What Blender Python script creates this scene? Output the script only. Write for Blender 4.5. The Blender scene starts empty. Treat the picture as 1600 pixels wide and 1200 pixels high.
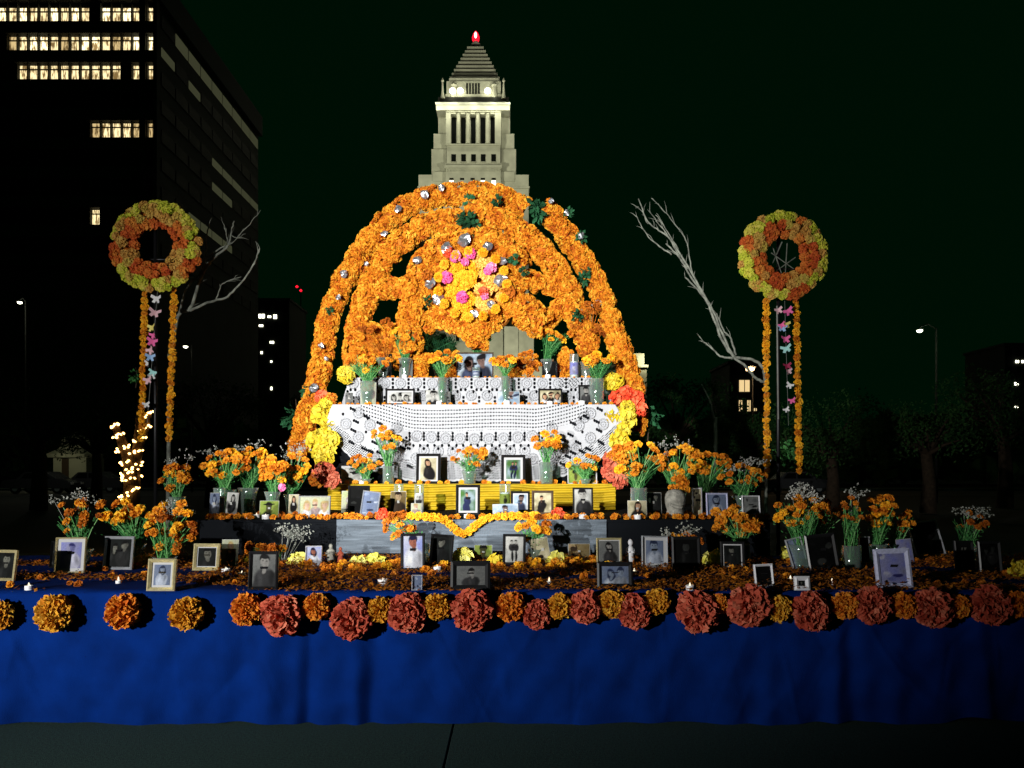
import bpy, math, random
import numpy as np
from mathutils import Vector, Matrix, Euler

S = bpy.context.scene
COL = S.collection
R = random.Random(7)
rad = math.radians

# ------------------------------------------------------------------ camera, world, light
F = 1250.0      # focal length in photo pixels
HZ = 735.0      # horizon row
CZ = 1.5        # eye height
cam = bpy.data.cameras.new('camera')
cam.sensor_width = 36.0
cam.lens = F / 1600 * 36
cam.shift_y = (HZ - 600) / 1600
cam.clip_start = 0.05
cam.clip_end = 3000
camo = bpy.data.objects.new('camera', cam)
camo.location = (0, 0, CZ)
camo.rotation_euler = (rad(90), 0, 0)
COL.objects.link(camo)
S.camera = camo

world = bpy.data.worlds.new('World')
S.world = world
world.use_nodes = True
wn = world.node_tree
bg = wn.nodes['Background']
bg.inputs[0].default_value = (0.02, 1.0, 0.28, 1)      # the city's night glow
bg.inputs[1].default_value = 0.0042
S.view_settings.view_transform = 'Standard'
S.view_settings.look = 'None'
S.view_settings.exposure = 0
S.view_settings.gamma = 1
S.view_settings.use_curve_mapping = False
S.cycles.use_denoising = True
S.cycles.max_bounces = 5
S.cycles.transparent_max_bounces = 24
S.cycles.sample_clamp_indirect = 4
S.cycles.caustics_reflective = False
S.cycles.caustics_refractive = False


def spot(name, loc, target, power, half, blend, color=(1, 1, 1), radius=0.06):
    l = bpy.data.lights.new(name, 'SPOT')
    l.energy = power
    l.spot_size = rad(half * 2)
    l.spot_blend = blend
    l.color = color
    l.shadow_soft_size = radius
    o = bpy.data.objects.new(name, l)
    o.location = loc
    d = Vector(target) - Vector(loc)
    o.rotation_euler = d.to_track_quat('-Z', 'Y').to_euler()
    COL.objects.link(o)
    return o


def point(name, loc, power, color=(1, 1, 1), radius=0.15):
    l = bpy.data.lights.new(name, 'POINT')
    l.energy = power
    l.color = color
    l.shadow_soft_size = radius
    o = bpy.data.objects.new(name, l)
    o.location = loc
    COL.objects.link(o)
    return o


KEY = (-5.9, -2.6, 1.85)
spot('stage_spot_narrow', (-2.9, -2.6, 3.05), (-0.35, 8.9, 2.85), 10300, 15.5, 0.7, (1.0, 0.99, 0.95))
spot('stage_spot_wide', KEY, (0.15, 8.9, 2.8), 4600, 28.7, 1.0, (1.0, 0.99, 0.95))


# ------------------------------------------------------------------ helpers
def W(px, py, D):
    return Vector(((px - 800) / F * D, D, CZ - (py - HZ) / F * D))


def WX(px, D):
    return (px - 800) / F * D


def depth_on(z, py):
    return (CZ - z) * F / (py - HZ)


class MB:
    def __init__(s):
        s.v = []; s.f = []; s.m = []

    def add(s, vs, fs, mi=0):
        n = len(s.v)
        s.v.extend([tuple(p) for p in vs])
        for f in fs:
            s.f.append(tuple(i + n for i in f)); s.m.append(mi)

    def box(s, x0, x1, y0, y1, z0, z1, mi=0):
        s.add([(x0, y0, z0), (x1, y0, z0), (x1, y1, z0), (x0, y1, z0), (x0, y0, z1), (x1, y0, z1), (x1, y1, z1), (x0, y1, z1)],
              [(0, 1, 5, 4), (1, 2, 6, 5), (2, 3, 7, 6), (3, 0, 4, 7), (4, 5, 6, 7), (3, 2, 1, 0)], mi)

    def tube(s, pts, rads, n=6, mi=0, cap=True):
        pts = [Vector(p) for p in pts]
        k = len(pts)
        if not isinstance(rads, (list, tuple)):
            rads = [rads] * k
        base = len(s.v)
        up = Vector((0.13, 0.21, 0.97)).normalized()
        for i, p in enumerate(pts):
            t = (pts[min(i + 1, k - 1)] - pts[max(i - 1, 0)])
            if t.length < 1e-9: t = Vector((0, 0, 1))
            t.normalize()
            a = t.cross(up)
            if a.length < 0.05: a = t.cross(Vector((1, 0, 0)))
            a.normalize(); b = t.cross(a)
            for j in range(n):
                an = 2 * math.pi * j / n
                s.v.append(tuple(p + (a * math.cos(an) + b * math.sin(an)) * rads[i]))
        for i in range(k - 1):
            for j in range(n):
                q = base + i * n
                s.f.append((q + j, q + (j + 1) % n, q + n + (j + 1) % n, q + n + j)); s.m.append(mi)
        if cap:
            s.f.append(tuple(base + j for j in range(n))[::-1]); s.m.append(mi)
            s.f.append(tuple(base + (k - 1) * n + j for j in range(n))); s.m.append(mi)

    def lathe(s, prof, n=16, c=(0, 0, 0), mi=0, cap0=True, cap1=False):
        base = len(s.v)
        for r, z in prof:
            for j in range(n):
                a = 2 * math.pi * j / n
                s.v.append((c[0] + r * math.cos(a), c[1] + r * math.sin(a), c[2] + z))
        for i in range(len(prof) - 1):
            for j in range(n):
                q = base + i * n
                s.f.append((q + j, q + (j + 1) % n, q + n + (j + 1) % n, q + n + j)); s.m.append(mi)
        if cap0: s.f.append(tuple(base + j for j in range(n))[::-1]); s.m.append(mi)
        if cap1: s.f.append(tuple(base + (len(prof) - 1) * n + j for j in range(n))); s.m.append(mi)

    def mesh(s, name, mats, smooth=False):
        me = bpy.data.meshes.new(name)
        me.from_pydata(s.v, [], s.f)
        for m in (mats if isinstance(mats, (list, tuple)) else [mats]):
            me.materials.append(m)
        if s.m and max(s.m) > 0:
            me.polygons.foreach_set('material_index', s.m)
        if smooth:
            me.polygons.foreach_set('use_smooth', [True] * len(me.polygons))
        me.update()
        return me

    def build(s, name, mats, parent=None, smooth=False, loc=None):
        return link(name, s.mesh(name, mats, smooth), parent, loc)


def link(name, me, parent=None, loc=None, rot=None, scale=None):
    o = bpy.data.objects.new(name, me)
    COL.objects.link(o)
    if parent: o.parent = parent
    if loc is not None: o.location = loc
    if rot is not None: o.rotation_euler = rot
    if scale is not None: o.scale = scale if hasattr(scale, '__len__') else (scale,) * 3
    return o


def tag(o, label=None, cat=None, group=None, kind=None):
    if label: o['label'] = label
    if cat: o['category'] = cat
    if group: o['group'] = group
    if kind: o['kind'] = kind
    return o


def empty(name, loc=(0, 0, 0), rz=0, label=None, cat=None, group=None, kind=None):
    o = bpy.data.objects.new(name, None)
    o.empty_display_size = 0.05
    o.location = loc; o.rotation_euler = (0, 0, rz)
    COL.objects.link(o)
    return tag(o, label, cat, group, kind)


# ------------------------------------------------------------------ materials
def principled(name, col, rough=0.6, metal=0.0, var=0.0, vscale=8.0, bump=0.0, bscale=60.0, spec=0.4, emit=None, es=0.0, var2=None, detail=3, tex='noise'):
    m = bpy.data.materials.new(name); m.use_nodes = True
    nt = m.node_tree; N = nt.nodes; L = nt.links
    b = N['Principled BSDF']
    b.inputs['Roughness'].default_value = rough
    b.inputs['Metallic'].default_value = metal
    b.inputs['Specular IOR Level'].default_value = spec
    c = (*col, 1)
    b.inputs['Base Color'].default_value = c
    geo = N.new('ShaderNodeNewGeometry')
    if var > 0 or var2:
        t = N.new('ShaderNodeTexNoise'); t.inputs['Scale'].default_value = vscale; t.inputs['Detail'].default_value = detail
        L.new(geo.outputs['Position'], t.inputs['Vector'])
        r = N.new('ShaderNodeValToRGB')
        r.color_ramp.elements[0].position = 0.3; r.color_ramp.elements[1].position = 0.7
        if var2:
            r.color_ramp.elements[0].color = (*var2, 1); r.color_ramp.elements[1].color = c
        else:
            r.color_ramp.elements[0].color = tuple(x * (1 - var) for x in col) + (1,)
            r.color_ramp.elements[1].color = tuple(min(1, x * (1 + var)) for x in col) + (1,)
        L.new(t.outputs['Fac'], r.inputs['Fac']); L.new(r.outputs['Color'], b.inputs['Base Color'])
    if bump > 0:
        t2 = N.new('ShaderNodeTexNoise'); t2.inputs['Scale'].default_value = bscale; t2.inputs['Detail'].default_value = 4
        L.new(geo.outputs['Position'], t2.inputs['Vector'])
        bp = N.new('ShaderNodeBump'); bp.inputs['Strength'].default_value = bump; bp.inputs['Distance'].default_value = 0.01
        L.new(t2.outputs['Fac'], bp.inputs['Height']); L.new(bp.outputs['Normal'], b.inputs['Normal'])
    if emit:
        b.inputs['Emission Color'].default_value = (*emit, 1)
        b.inputs['Emission Strength'].default_value = es
    return m


def petal_mat(name, cols, wi=0.4, wo=0.45, wn_=0.35, nscale=9.0, transl=0.12):
    """colour varies from petal to petal, flower to flower and patch to patch"""
    m = bpy.data.materials.new(name); m.use_nodes = True
    nt = m.node_tree; N = nt.nodes; L = nt.links
    b = N['Principled BSDF']; b.inputs['Roughness'].default_value = 0.75; b.inputs['Specular IOR Level'].default_value = 0.15
    geo = N.new('ShaderNodeNewGeometry'); oi = N.new('ShaderNodeObjectInfo')
    t = N.new('ShaderNodeTexNoise'); t.inputs['Scale'].default_value = nscale; t.inputs['Detail'].default_value = 2
    L.new(geo.outputs['Position'], t.inputs['Vector'])
    mr = N.new('ShaderNodeMapRange'); mr.inputs[1].default_value = 0.3; mr.inputs[2].default_value = 0.7
    L.new(t.outputs['Fac'], mr.inputs[0])

    def mul(sock, k):
        x = N.new('ShaderNodeMath'); x.operation = 'MULTIPLY'; L.new(sock, x.inputs[0]); x.inputs[1].default_value = k; return x.outputs[0]

    def add(a, c):
        x = N.new('ShaderNodeMath'); x.operation = 'ADD'; L.new(a, x.inputs[0]); L.new(c, x.inputs[1]); return x.outputs[0]
    tot = wi + wo + wn_
    s = add(add(mul(geo.outputs['Random Per Island'], wi / tot), mul(oi.outputs['Random'], wo / tot)), mul(mr.outputs[0], wn_ / tot))
    r = N.new('ShaderNodeValToRGB')
    els = r.color_ramp.elements
    n = len(cols)
    els[0].position = 0.12; els[1].position = 0.88
    els[0].color = (*cols[0], 1); els[1].color = (*cols[-1], 1)
    for i in range(1, n - 1):
        e = els.new(0.12 + 0.76 * i / (n - 1)); e.color = (*cols[i], 1)
    L.new(s, r.inputs['Fac']); L.new(r.outputs['Color'], b.inputs['Base Color'])
    if transl > 0:
        tr = N.new('ShaderNodeBsdfTranslucent'); L.new(r.outputs['Color'], tr.inputs['Color'])
        mx = N.new('ShaderNodeMixShader'); mx.inputs[0].default_value = transl
        L.new(b.outputs[0], mx.inputs[1]); L.new(tr.outputs[0], mx.inputs[2])
        L.new(mx.outputs[0], N['Material Output'].inputs['Surface'])
    return m


def glass_mat(name, tint=(0.86, 0.95, 0.9)):
    m = bpy.data.materials.new(name); m.use_nodes = True
    nt = m.node_tree; N = nt.nodes; L = nt.links
    N.remove(N['Principled BSDF'])
    tr = N.new('ShaderNodeBsdfTransparent'); tr.inputs[0].default_value = (*tint, 1)
    gl = N.new('ShaderNodeBsdfGlossy'); gl.inputs['Roughness'].default_value = 0.12; gl.inputs[0].default_value = (0.9, 0.95, 0.95, 1)
    df = N.new('ShaderNodeBsdfDiffuse'); df.inputs[0].default_value = (0.7, 0.8, 0.78, 1)
    lw = N.new('ShaderNodeLayerWeight'); lw.inputs[0].default_value = 0.35
    m1 = N.new('ShaderNodeMixShader'); m2 = N.new('ShaderNodeMixShader'); m1.inputs[0].default_value = 0.35
    L.new(gl.outputs[0], m1.inputs[1]); L.new(df.outputs[0], m1.inputs[2])
    mr = N.new('ShaderNodeMapRange'); mr.inputs[3].default_value = 0.12; mr.inputs[4].default_value = 0.85
    L.new(lw.outputs['Facing'], mr.inputs[0]); L.new(mr.outputs[0], m2.inputs[0])
    L.new(tr.outputs[0], m2.inputs[1]); L.new(m1.outputs[0], m2.inputs[2])
    L.new(m2.outputs[0], N['Material Output'].inputs['Surface'])
    return m


def print_mat(name, rough=0.5):
    m = bpy.data.materials.new(name); m.use_nodes = True
    nt = m.node_tree; b = nt.nodes['Principled BSDF']
    a = nt.nodes.new('ShaderNodeVertexColor'); a.layer_name = 'ink'
    mm = nt.nodes.new('ShaderNodeVectorMath'); mm.operation = 'SCALE'; mm.inputs[3].default_value = 0.55
    nt.links.new(a.outputs['Color'], mm.inputs[0]); nt.links.new(mm.outputs[0], b.inputs['Base Color'])
    b.inputs['Roughness'].default_value = rough; b.inputs['Specular IOR Level'].default_value = 0.08
    return m


def emission(name, col, st, streak=False):
    m = bpy.data.materials.new(name); m.use_nodes = True
    nt = m.node_tree; N = nt.nodes; L = nt.links
    N.remove(N['Principled BSDF'])
    e = N.new('ShaderNodeEmission'); e.inputs[0].default_value = (*col, 1); e.inputs[1].default_value = st
    if streak:   # blinds, shelves and ceiling lights inside a lit room
        tc = N.new('ShaderNodeTexCoord'); oi = N.new('ShaderNodeObjectInfo')
        mp = N.new('ShaderNodeMapping'); mp.inputs['Scale'].default_value = (3.2, 1, 0.7)
        sc = N.new('ShaderNodeVectorMath'); sc.operation = 'SCALE'; sc.inputs[3].default_value = 40
        cb = N.new('ShaderNodeCombineXYZ'); L.new(oi.outputs['Random'], cb.inputs[0]); L.new(oi.outputs['Random'], cb.inputs[1])
        L.new(cb.outputs[0], sc.inputs[0])
        av = N.new('ShaderNodeVectorMath'); av.operation = 'ADD'
        L.new(tc.outputs['Object'], mp.inputs[0]); L.new(mp.outputs[0], av.inputs[0]); L.new(sc.outputs[0], av.inputs[1])
        t = N.new('ShaderNodeTexNoise'); t.inputs['Scale'].default_value = 1.6; t.inputs['Detail'].default_value = 3
        L.new(av.outputs[0], t.inputs['Vector'])
        r = N.new('ShaderNodeValToRGB'); r.color_ramp.elements[0].position = 0.40; r.color_ramp.elements[1].position = 0.56
        r.color_ramp.elements[0].color = (0.16, 0.10, 0.035, 1); r.color_ramp.elements[1].color = (*col, 1)
        L.new(t.outputs['Fac'], r.inputs[0]); L.new(r.outputs[0], e.inputs[0])
    L.new(e.outputs[0], N['Material Output'].inputs['Surface'])
    return m


M = {}
M['orange'] = petal_mat('marigold_orange', [(0.54, 0.12, 0.008), (0.74, 0.27, 0.016), (0.86, 0.42, 0.035)])
M['orange_mass'] = petal_mat('marigold_garland', [(0.40, 0.065, 0.006), (0.66, 0.21, 0.012), (0.78, 0.335, 0.022), (0.84, 0.48, 0.05)], 0.5, 0.0, 0.5, 8)  # darkest petal tones stand in for shade in the garland crevices
M['gold'] = petal_mat('marigold_golden', [(0.90, 0.36, 0.01), (0.95, 0.48, 0.02), (0.95, 0.55, 0.04)])
M['pale_gold'] = petal_mat('tissue_pale_gold', [(0.92, 0.50, 0.08), (0.95, 0.62, 0.16)])
M['rust'] = petal_mat('marigold_dried', [(0.22, 0.05, 0.008), (0.48, 0.12, 0.008), (0.62, 0.24, 0.03)])
M['yellow'] = petal_mat('crepe_yellow', [(0.56, 0.36, 0.012), (0.68, 0.52, 0.03), (0.74, 0.62, 0.08)], 0.6, 0.2, 0.2)
M['lemon'] = petal_mat('crepe_lemon', [(0.70, 0.66, 0.05), (0.85, 0.80, 0.15), (0.9, 0.86, 0.35)], 0.6, 0.2, 0.2)
M['coral'] = petal_mat('tissue_coral', [(0.40, 0.055, 0.030), (0.55, 0.11, 0.06), (0.66, 0.22, 0.13)], 0.6, 0.2, 0.2)
M['tangerine'] = petal_mat('tissue_tangerine', [(0.52, 0.10, 0.010), (0.68, 0.20, 0.015), (0.74, 0.33, 0.04)], 0.6, 0.2, 0.2)
M['amber'] = petal_mat('tissue_amber', [(0.50, 0.17, 0.010), (0.66, 0.30, 0.02), (0.70, 0.42, 0.05)], 0.6, 0.2, 0.2)
M['red'] = petal_mat('crepe_red', [(0.62, 0.03, 0.015), (0.80, 0.09, 0.03), (0.85, 0.22, 0.10)], 0.6, 0.2, 0.2)
M['pink'] = petal_mat('crepe_pink', [(0.80, 0.04, 0.22), (0.90, 0.16, 0.42), (0.95, 0.42, 0.62)], 0.5, 0.4, 0.2)
M['white'] = petal_mat('petal_white', [(0.16, 0.18, 0.15), (0.5, 0.5, 0.46)])
M['lime'] = petal_mat('crepe_lime', [(0.34, 0.46, 0.03), (0.66, 0.66, 0.06), (0.78, 0.66, 0.14)], 0.5, 0.5, 0.2)
M['wreath_orange'] = petal_mat('crepe_wreath_orange', [(0.50, 0.06, 0.02), (0.68, 0.16, 0.03), (0.74, 0.30, 0.05)], 0.4, 0.7, 0.2)
M['wreath_peach'] = petal_mat('crepe_wreath_peach', [(0.56, 0.26, 0.05), (0.66, 0.38, 0.09), (0.58, 0.46, 0.08)], 0.4, 0.7, 0.2)
M['stem'] = petal_mat('stem_green', [(0.05, 0.20, 0.04), (0.12, 0.36, 0.10), (0.28, 0.5, 0.22)], 0.5, 0.4, 0.2, transl=0)
M['leaf'] = petal_mat('leaf_green', [(0.02, 0.10, 0.025), (0.05, 0.22, 0.06), (0.12, 0.36, 0.10)])
M['dark_leaf'] = petal_mat('leaf_dark', [(0.006, 0.03, 0.012), (0.015, 0.08, 0.03), (0.03, 0.14, 0.06)])
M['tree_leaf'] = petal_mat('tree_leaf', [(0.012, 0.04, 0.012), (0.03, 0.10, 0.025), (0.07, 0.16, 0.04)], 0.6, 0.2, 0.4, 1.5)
M['glass'] = glass_mat('vase_glass')
M['water'] = glass_mat('vase_water', (0.55, 0.75, 0.6))
M['print'] = print_mat('photo_print', 0.7)
M['mount'] = principled('mount_board', (0.42, 0.42, 0.43), 0.8, spec=0.1)
M['lace'] = principled('crochet_cotton', (0.46, 0.47, 0.50), 0.85, bump=0.6, bscale=420)
M['blue'] = principled('blue_cloth', (0.0005, 0.017, 0.135), 0.9, var=0.22, vscale=5, bump=0.5, bscale=240, spec=0.05, detail=8)
M['yellow_cloth'] = principled('yellow_cloth', (0.44, 0.30, 0.005), 0.7, var=0.12, vscale=6, bump=0.2, bscale=200)
M['grey_cloth'] = principled('grey_cloth', (0.12, 0.145, 0.175), 0.9, var=0.4, vscale=10, bump=0.8, bscale=120, spec=0.1, detail=6)
_nt = M['grey_cloth'].node_tree; _tn = [n for n in _nt.nodes if n.type == 'TEX_NOISE'][0]
_mp = _nt.nodes.new('ShaderNodeMapping'); _mp.inputs['Scale'].default_value = (.35, 1, 5)
_l = _tn.inputs['Vector'].links[0]; _src = _l.from_socket; _nt.links.remove(_l); _nt.links.new(_src, _mp.inputs[0]); _nt.links.new(_mp.outputs[0], _tn.inputs['Vector'])
M['black_cloth'] = principled('black_cloth', (0.006, 0.007, 0.009), 0.95, spec=0.05, bump=0.3, bscale=150)
M['white_cloth'] = principled('white_cloth', (0.6, 0.62, 0.64), 0.85, bump=0.2)
M['black_wood'] = principled('black_frame', (0.010, 0.010, 0.011), 0.35, var=0.2)
M['dark_wood'] = principled('dark_frame', (0.07, 0.045, 0.03), 0.4, var=0.3, vscale=40)
M['gilt'] = principled('gilt_frame', (0.72, 0.62, 0.33), 0.38, metal=0.55, var=0.15, vscale=60)
M['silver'] = principled('silver_frame', (0.62, 0.64, 0.68), 0.3, metal=0.6, var=0.1, vscale=60)
M['white_paint'] = principled('white_frame', (0.72, 0.72, 0.76), 0.5)
M['lilac'] = principled('lilac_frame', (0.50, 0.52, 0.72), 0.55, var=0.15, vscale=60)
M['card'] = principled('card', (0.4, 0.4, 0.38), 0.7)
M['foil'] = principled('foil', (0.75, 0.76, 0.8), 0.28, metal=0.9)
M['black_metal'] = principled('black_metal', (0.02, 0.02, 0.022), 0.35, metal=0.5)
M['grey_metal'] = principled('grey_metal', (0.28, 0.29, 0.27), 0.5, metal=0.3, var=0.2)
M['branch'] = principled('pale_bark', (0.16, 0.17, 0.14), 0.8, var=0.6, vscale=14, bump=0.5, bscale=90)
M['bark'] = principled('bark', (0.055, 0.035, 0.02), 0.9, var=0.4, vscale=10, bump=0.8, bscale=30)
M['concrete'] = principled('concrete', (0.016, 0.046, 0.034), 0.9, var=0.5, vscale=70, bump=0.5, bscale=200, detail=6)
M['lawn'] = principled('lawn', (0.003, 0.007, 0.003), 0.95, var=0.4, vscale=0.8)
M['asphalt'] = principled('asphalt', (0.03, 0.03, 0.032), 0.8, var=0.2)
M['granite'] = principled('pale_granite', (0.46, 0.455, 0.36), 0.85, var=0.16, vscale=0.35, detail=5)
M['granite_dark'] = principled('roof_granite', (0.40, 0.40, 0.34), 0.85, var=0.25, vscale=0.5)
M['post'] = principled('dark_post', (0.012, 0.014, 0.012), 0.7)
M['pane'] = principled('dark_pane', (0.003, 0.004, 0.0035), 0.6, spec=0.08)
M['shaded_granite'] = principled('granite_shade', (0.035, 0.035, 0.03), 0.9)  # granite coloured dark to stand in for unlit recesses
M['facade'] = principled('office_facade', (0.018, 0.022, 0.02), 0.8, var=0.2, vscale=0.3)
M['car_paint'] = principled('car_dark', (0.05, 0.05, 0.055), 0.25)
M['rubber'] = principled('rubber', (0.01, 0.01, 0.01), 0.9)
M['wax'] = principled('wax_white', (0.8, 0.8, 0.82), 0.5)
M['stone'] = principled('stone_grey', (0.30, 0.29, 0.25), 0.9, var=0.4, vscale=30, bump=0.6)
M['petals'] = petal_mat('fallen_petals', [(0.10, 0.03, 0.006), (0.34, 0.10, 0.01), (0.55, 0.20, 0.015)], 0.7, 0, 0.5, 6)
M['room'] = emission('lit_room', (1.0, 0.80, 0.42), 1.5, True)
M['room_b'] = emission('lit_room_soft', (0.85, 0.62, 0.28), 0.9, True)
M['room_c'] = emission('lit_room_bright', (1.0, 0.86, 0.5), 2.6, True)
M['band_glow'] = emission('pane_band_glow', (0.040, 0.042, 0.022), 1.0)  # even faint glow that draws the pale bands on the side wall
M['room_warm'] = emission('warm_room', (1.0, 0.72, 0.34), 0.9)
M['bulb'] = emission('warm_bulb', (1.0, 0.52, 0.14), 11.0)
M['lamp_white'] = emission('lamp_white', (1.0, 0.98, 0.72), 6.0)
M['lamp_warm'] = emission('lamp_warm', (1.0, 0.62, 0.28), 6.0)
M['beacon'] = emission('beacon_red', (1.0, 0.01, 0.03), 1.6)
M['beacon_core'] = emission('beacon_core', (1.0, 0.55, 0.5), 6.0)
M['flame'] = emission('flame', (1.0, 0.86, 0.6), 1.5)
for nme, c in dict(paper_pink=(0.85, 0.15, 0.4), paper_blue=(0.35, 0.55, 0.85), paper_white=(0.75, 0.75, 0.75), paper_yellow=(0.85, 0.72, 0.2),
                   paper_aqua=(0.4, 0.75, 0.72), paper_maroon=(0.35, 0.02, 0.08), paper_rose=(0.8, 0.5, 0.55)).items():
    M[nme] = principled(nme, c, 0.7)


# ------------------------------------------------------------------ flowers
def fib_dir(i, n, zmin, rr):
    z = 1 - (1 - zmin) * (i + 0.5) / n
    a = i * 2.39996 + rr.uniform(-.25, .25)
    r = math.sqrt(max(0, 1 - z * z))
    return Vector((r * math.cos(a), r * math.sin(a), z))


def bloom(n, rr, zmin=-0.2, ruffle=3, wide=0.42, inner=0.25, flat=0.8, crumple=0.12):
    """unit-radius ball of frilled petals, facing +Z"""
    mb = MB()
    for i in range(n):
        d = fib_dir(i, n, zmin, rr)
        t = d.cross(Vector((rr.uniform(-1, 1), rr.uniform(-1, 1), rr.uniform(-1, 1)))).normalized()
        L = rr.uniform(0.82, 1.06)
        c = d * inner
        w = wide * rr.uniform(0.8, 1.2)
        u = d.cross(t)
        pts = [c - t * w * 0.18, c + t * w * 0.18]
        mid = d * (L * 0.72) + u * rr.uniform(-.12, .12)
        row = []
        for k in range(ruffle):
            s = k / (ruffle - 1) * 2 - 1
            row.append(mid + t * w * 0.75 * s + u * rr.uniform(-crumple, crumple))
        tip = []
        for k in range(ruffle):
            s = k / (ruffle - 1) * 2 - 1
            tip.append(d * L * (1 - 0.10 * s * s) + t * w * s + u * rr.uniform(-crumple, crumple) * 1.9 + d * rr.uniform(-.06, .06))
        vs = pts + row + tip
        fs = []
        if ruffle == 3:
            fs = [(0, 3, 2), (0, 1, 3), (1, 4, 3)]
        else:
            h = ruffle // 2
            fs = [(0, 2 + k + 1, 2 + k) for k in range(h)] + [(0, 1, 2 + h)] + [(1, 2 + k + 1, 2 + k) for k in range(h, ruffle - 1)]
        for k in range(ruffle - 1):
            a = 2 + k; b = 2 + ruffle + k
            fs.append((a, a + 1, b + 1, b))
        mb.add([(p.x, p.y, p.z * flat) for p in vs], fs)
    return mb


rb = random.Random(3)
BLOOM_N = [bloom(34, rb, -0.35, 3, 0.34, 0.15, 0.8) for _ in range(4)]
BLOOM_LOW = [bloom(17, rb, -0.1, 3, 0.46, 0.1, 0.85) for _ in range(4)]
BLOOM_CREPE = [bloom(26, rb, -0.2, 5, 0.55, 0.1, 0.75, 0.17) for _ in range(3)]
BLOOM_POM = [bloom(190, rb, -0.55, 5, rb.uniform(.17, .22), 0.2, 0.92, 0.09) for _ in range(7)]
BLOOM_LOOSE = [bloom(95, rb, -0.5, 7, rb.uniform(.34, .42), 0.2, 0.9, 0.10) for _ in range(7)]
MESHES = {}


def bmesh_for(kind, mat):
    lst = {'n': BLOOM_N, 'low': BLOOM_LOW, 'crepe': BLOOM_CREPE, 'pom': BLOOM_POM, 'loose': BLOOM_LOOSE}[kind]
    i = R.randrange(len(lst))
    key = (kind, mat, i)
    if key not in MESHES:
        MESHES[key] = lst[i].mesh('bloom_' + kind, M[mat])
    return MESHES[key]


def face_rot(d, spin=None):
    q = Vector(d).to_track_quat('Z', 'Y')
    e = q.to_matrix() @ Matrix.Rotation(R.uniform(0, 6.28) if spin is None else spin, 3, 'Z')
    return e.to_euler()


def put_bloom(kind, mat, loc, r, d, parent=None, name='blossom', sq=None):
    s = (r, r, r * (sq or R.uniform(0.75, 1.0)))
    return link(name, bmesh_for(kind, mat), parent, loc, face_rot(d), s)


def mass(name, mat, items, parent=None, kind='low', label=None):
    """join many blooms (loc, radius, dir) into one mesh quickly"""
    lst = {'low': BLOOM_LOW, 'n': BLOOM_N}[kind]
    arrs = [np.array(b.v) for b in lst]
    V = []; FF = []; off = 0
    for (p, r, d) in items:
        i = R.randrange(len(lst))
        Rm = np.array(face_rot(d).to_matrix())
        v = arrs[i] * r @ Rm.T + np.array(p)
        V.append(v)
        FF.extend([tuple(k + off for k in f) for f in lst[i].f])
        off += len(v)
    me = bpy.data.meshes.new(name)
    me.from_pydata(np.concatenate(V).tolist(), [], FF)
    me.materials.append(M[mat])
    o = link(name, me, parent)
    o['kind'] = 'stuff'
    return o


# ------------------------------------------------------------------ key heights
DECK = 0.778; T2 = 1.082; T3 = 1.352; SH1 = 2.233; SH2 = 2.579
D0, D2, D3, DL, DU = 4.75, 6.79, 8.43, 8.9, 9.3

# ------------------------------------------------------------------ ground, plaza, lawn, street
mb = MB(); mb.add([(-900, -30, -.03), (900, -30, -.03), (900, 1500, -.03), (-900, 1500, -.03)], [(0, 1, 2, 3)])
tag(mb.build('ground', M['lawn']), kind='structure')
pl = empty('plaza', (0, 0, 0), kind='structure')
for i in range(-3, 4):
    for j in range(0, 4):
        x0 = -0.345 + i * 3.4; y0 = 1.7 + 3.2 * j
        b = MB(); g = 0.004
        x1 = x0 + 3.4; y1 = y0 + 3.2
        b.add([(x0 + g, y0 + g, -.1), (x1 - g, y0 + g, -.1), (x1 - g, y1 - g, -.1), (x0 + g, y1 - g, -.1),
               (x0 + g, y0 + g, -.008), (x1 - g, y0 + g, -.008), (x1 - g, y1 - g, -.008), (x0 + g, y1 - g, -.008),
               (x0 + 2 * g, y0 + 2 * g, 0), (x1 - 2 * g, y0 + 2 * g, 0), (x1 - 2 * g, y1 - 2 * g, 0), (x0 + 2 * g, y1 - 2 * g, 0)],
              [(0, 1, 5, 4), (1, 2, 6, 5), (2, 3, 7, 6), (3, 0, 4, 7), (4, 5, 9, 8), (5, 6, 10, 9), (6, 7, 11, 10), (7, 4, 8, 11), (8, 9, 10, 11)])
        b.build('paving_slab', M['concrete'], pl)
mb = MB(); mb.add([(-200, 48, -.02), (200, 48, -.02), (200, 60, -.02), (-200, 60, -.02)], [(0, 1, 2, 3)])
tag(mb.build('road', M['asphalt']), kind='structure')
mb = MB(); mb.box(-200, 200, 60, 63, -.02, .12)
tag(mb.build('pavement', M['concrete']), kind='structure')

# ------------------------------------------------------------------ city hall tower
CH = 250.0; sc = CH / F


def chx(px): return (px - 740) * sc


cho = W(740, 735, CH)
ch = empty('tower_building', (cho.x, CH, 0), label='floodlit pale stone city tower with stepped pyramid roof rising above the flower arch', cat='tower')


def chz(py): return CZ - (py - HZ) * sc


def chbox(mb, x0, x1, y0, y1, dep0, dep1, mi=0):   # y0 top row, y1 bottom row
    k = 1 + dep0 / CH     # parts set back from the front plane are that much larger
    z1 = CZ + (HZ - y0) * sc * k; z0 = min(CZ + (HZ - y1) * sc * k, chz(y1))
    mb.box(chx(x0) * k, chx(x1) * k, dep0, dep1, z0, z1, mi)


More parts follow.
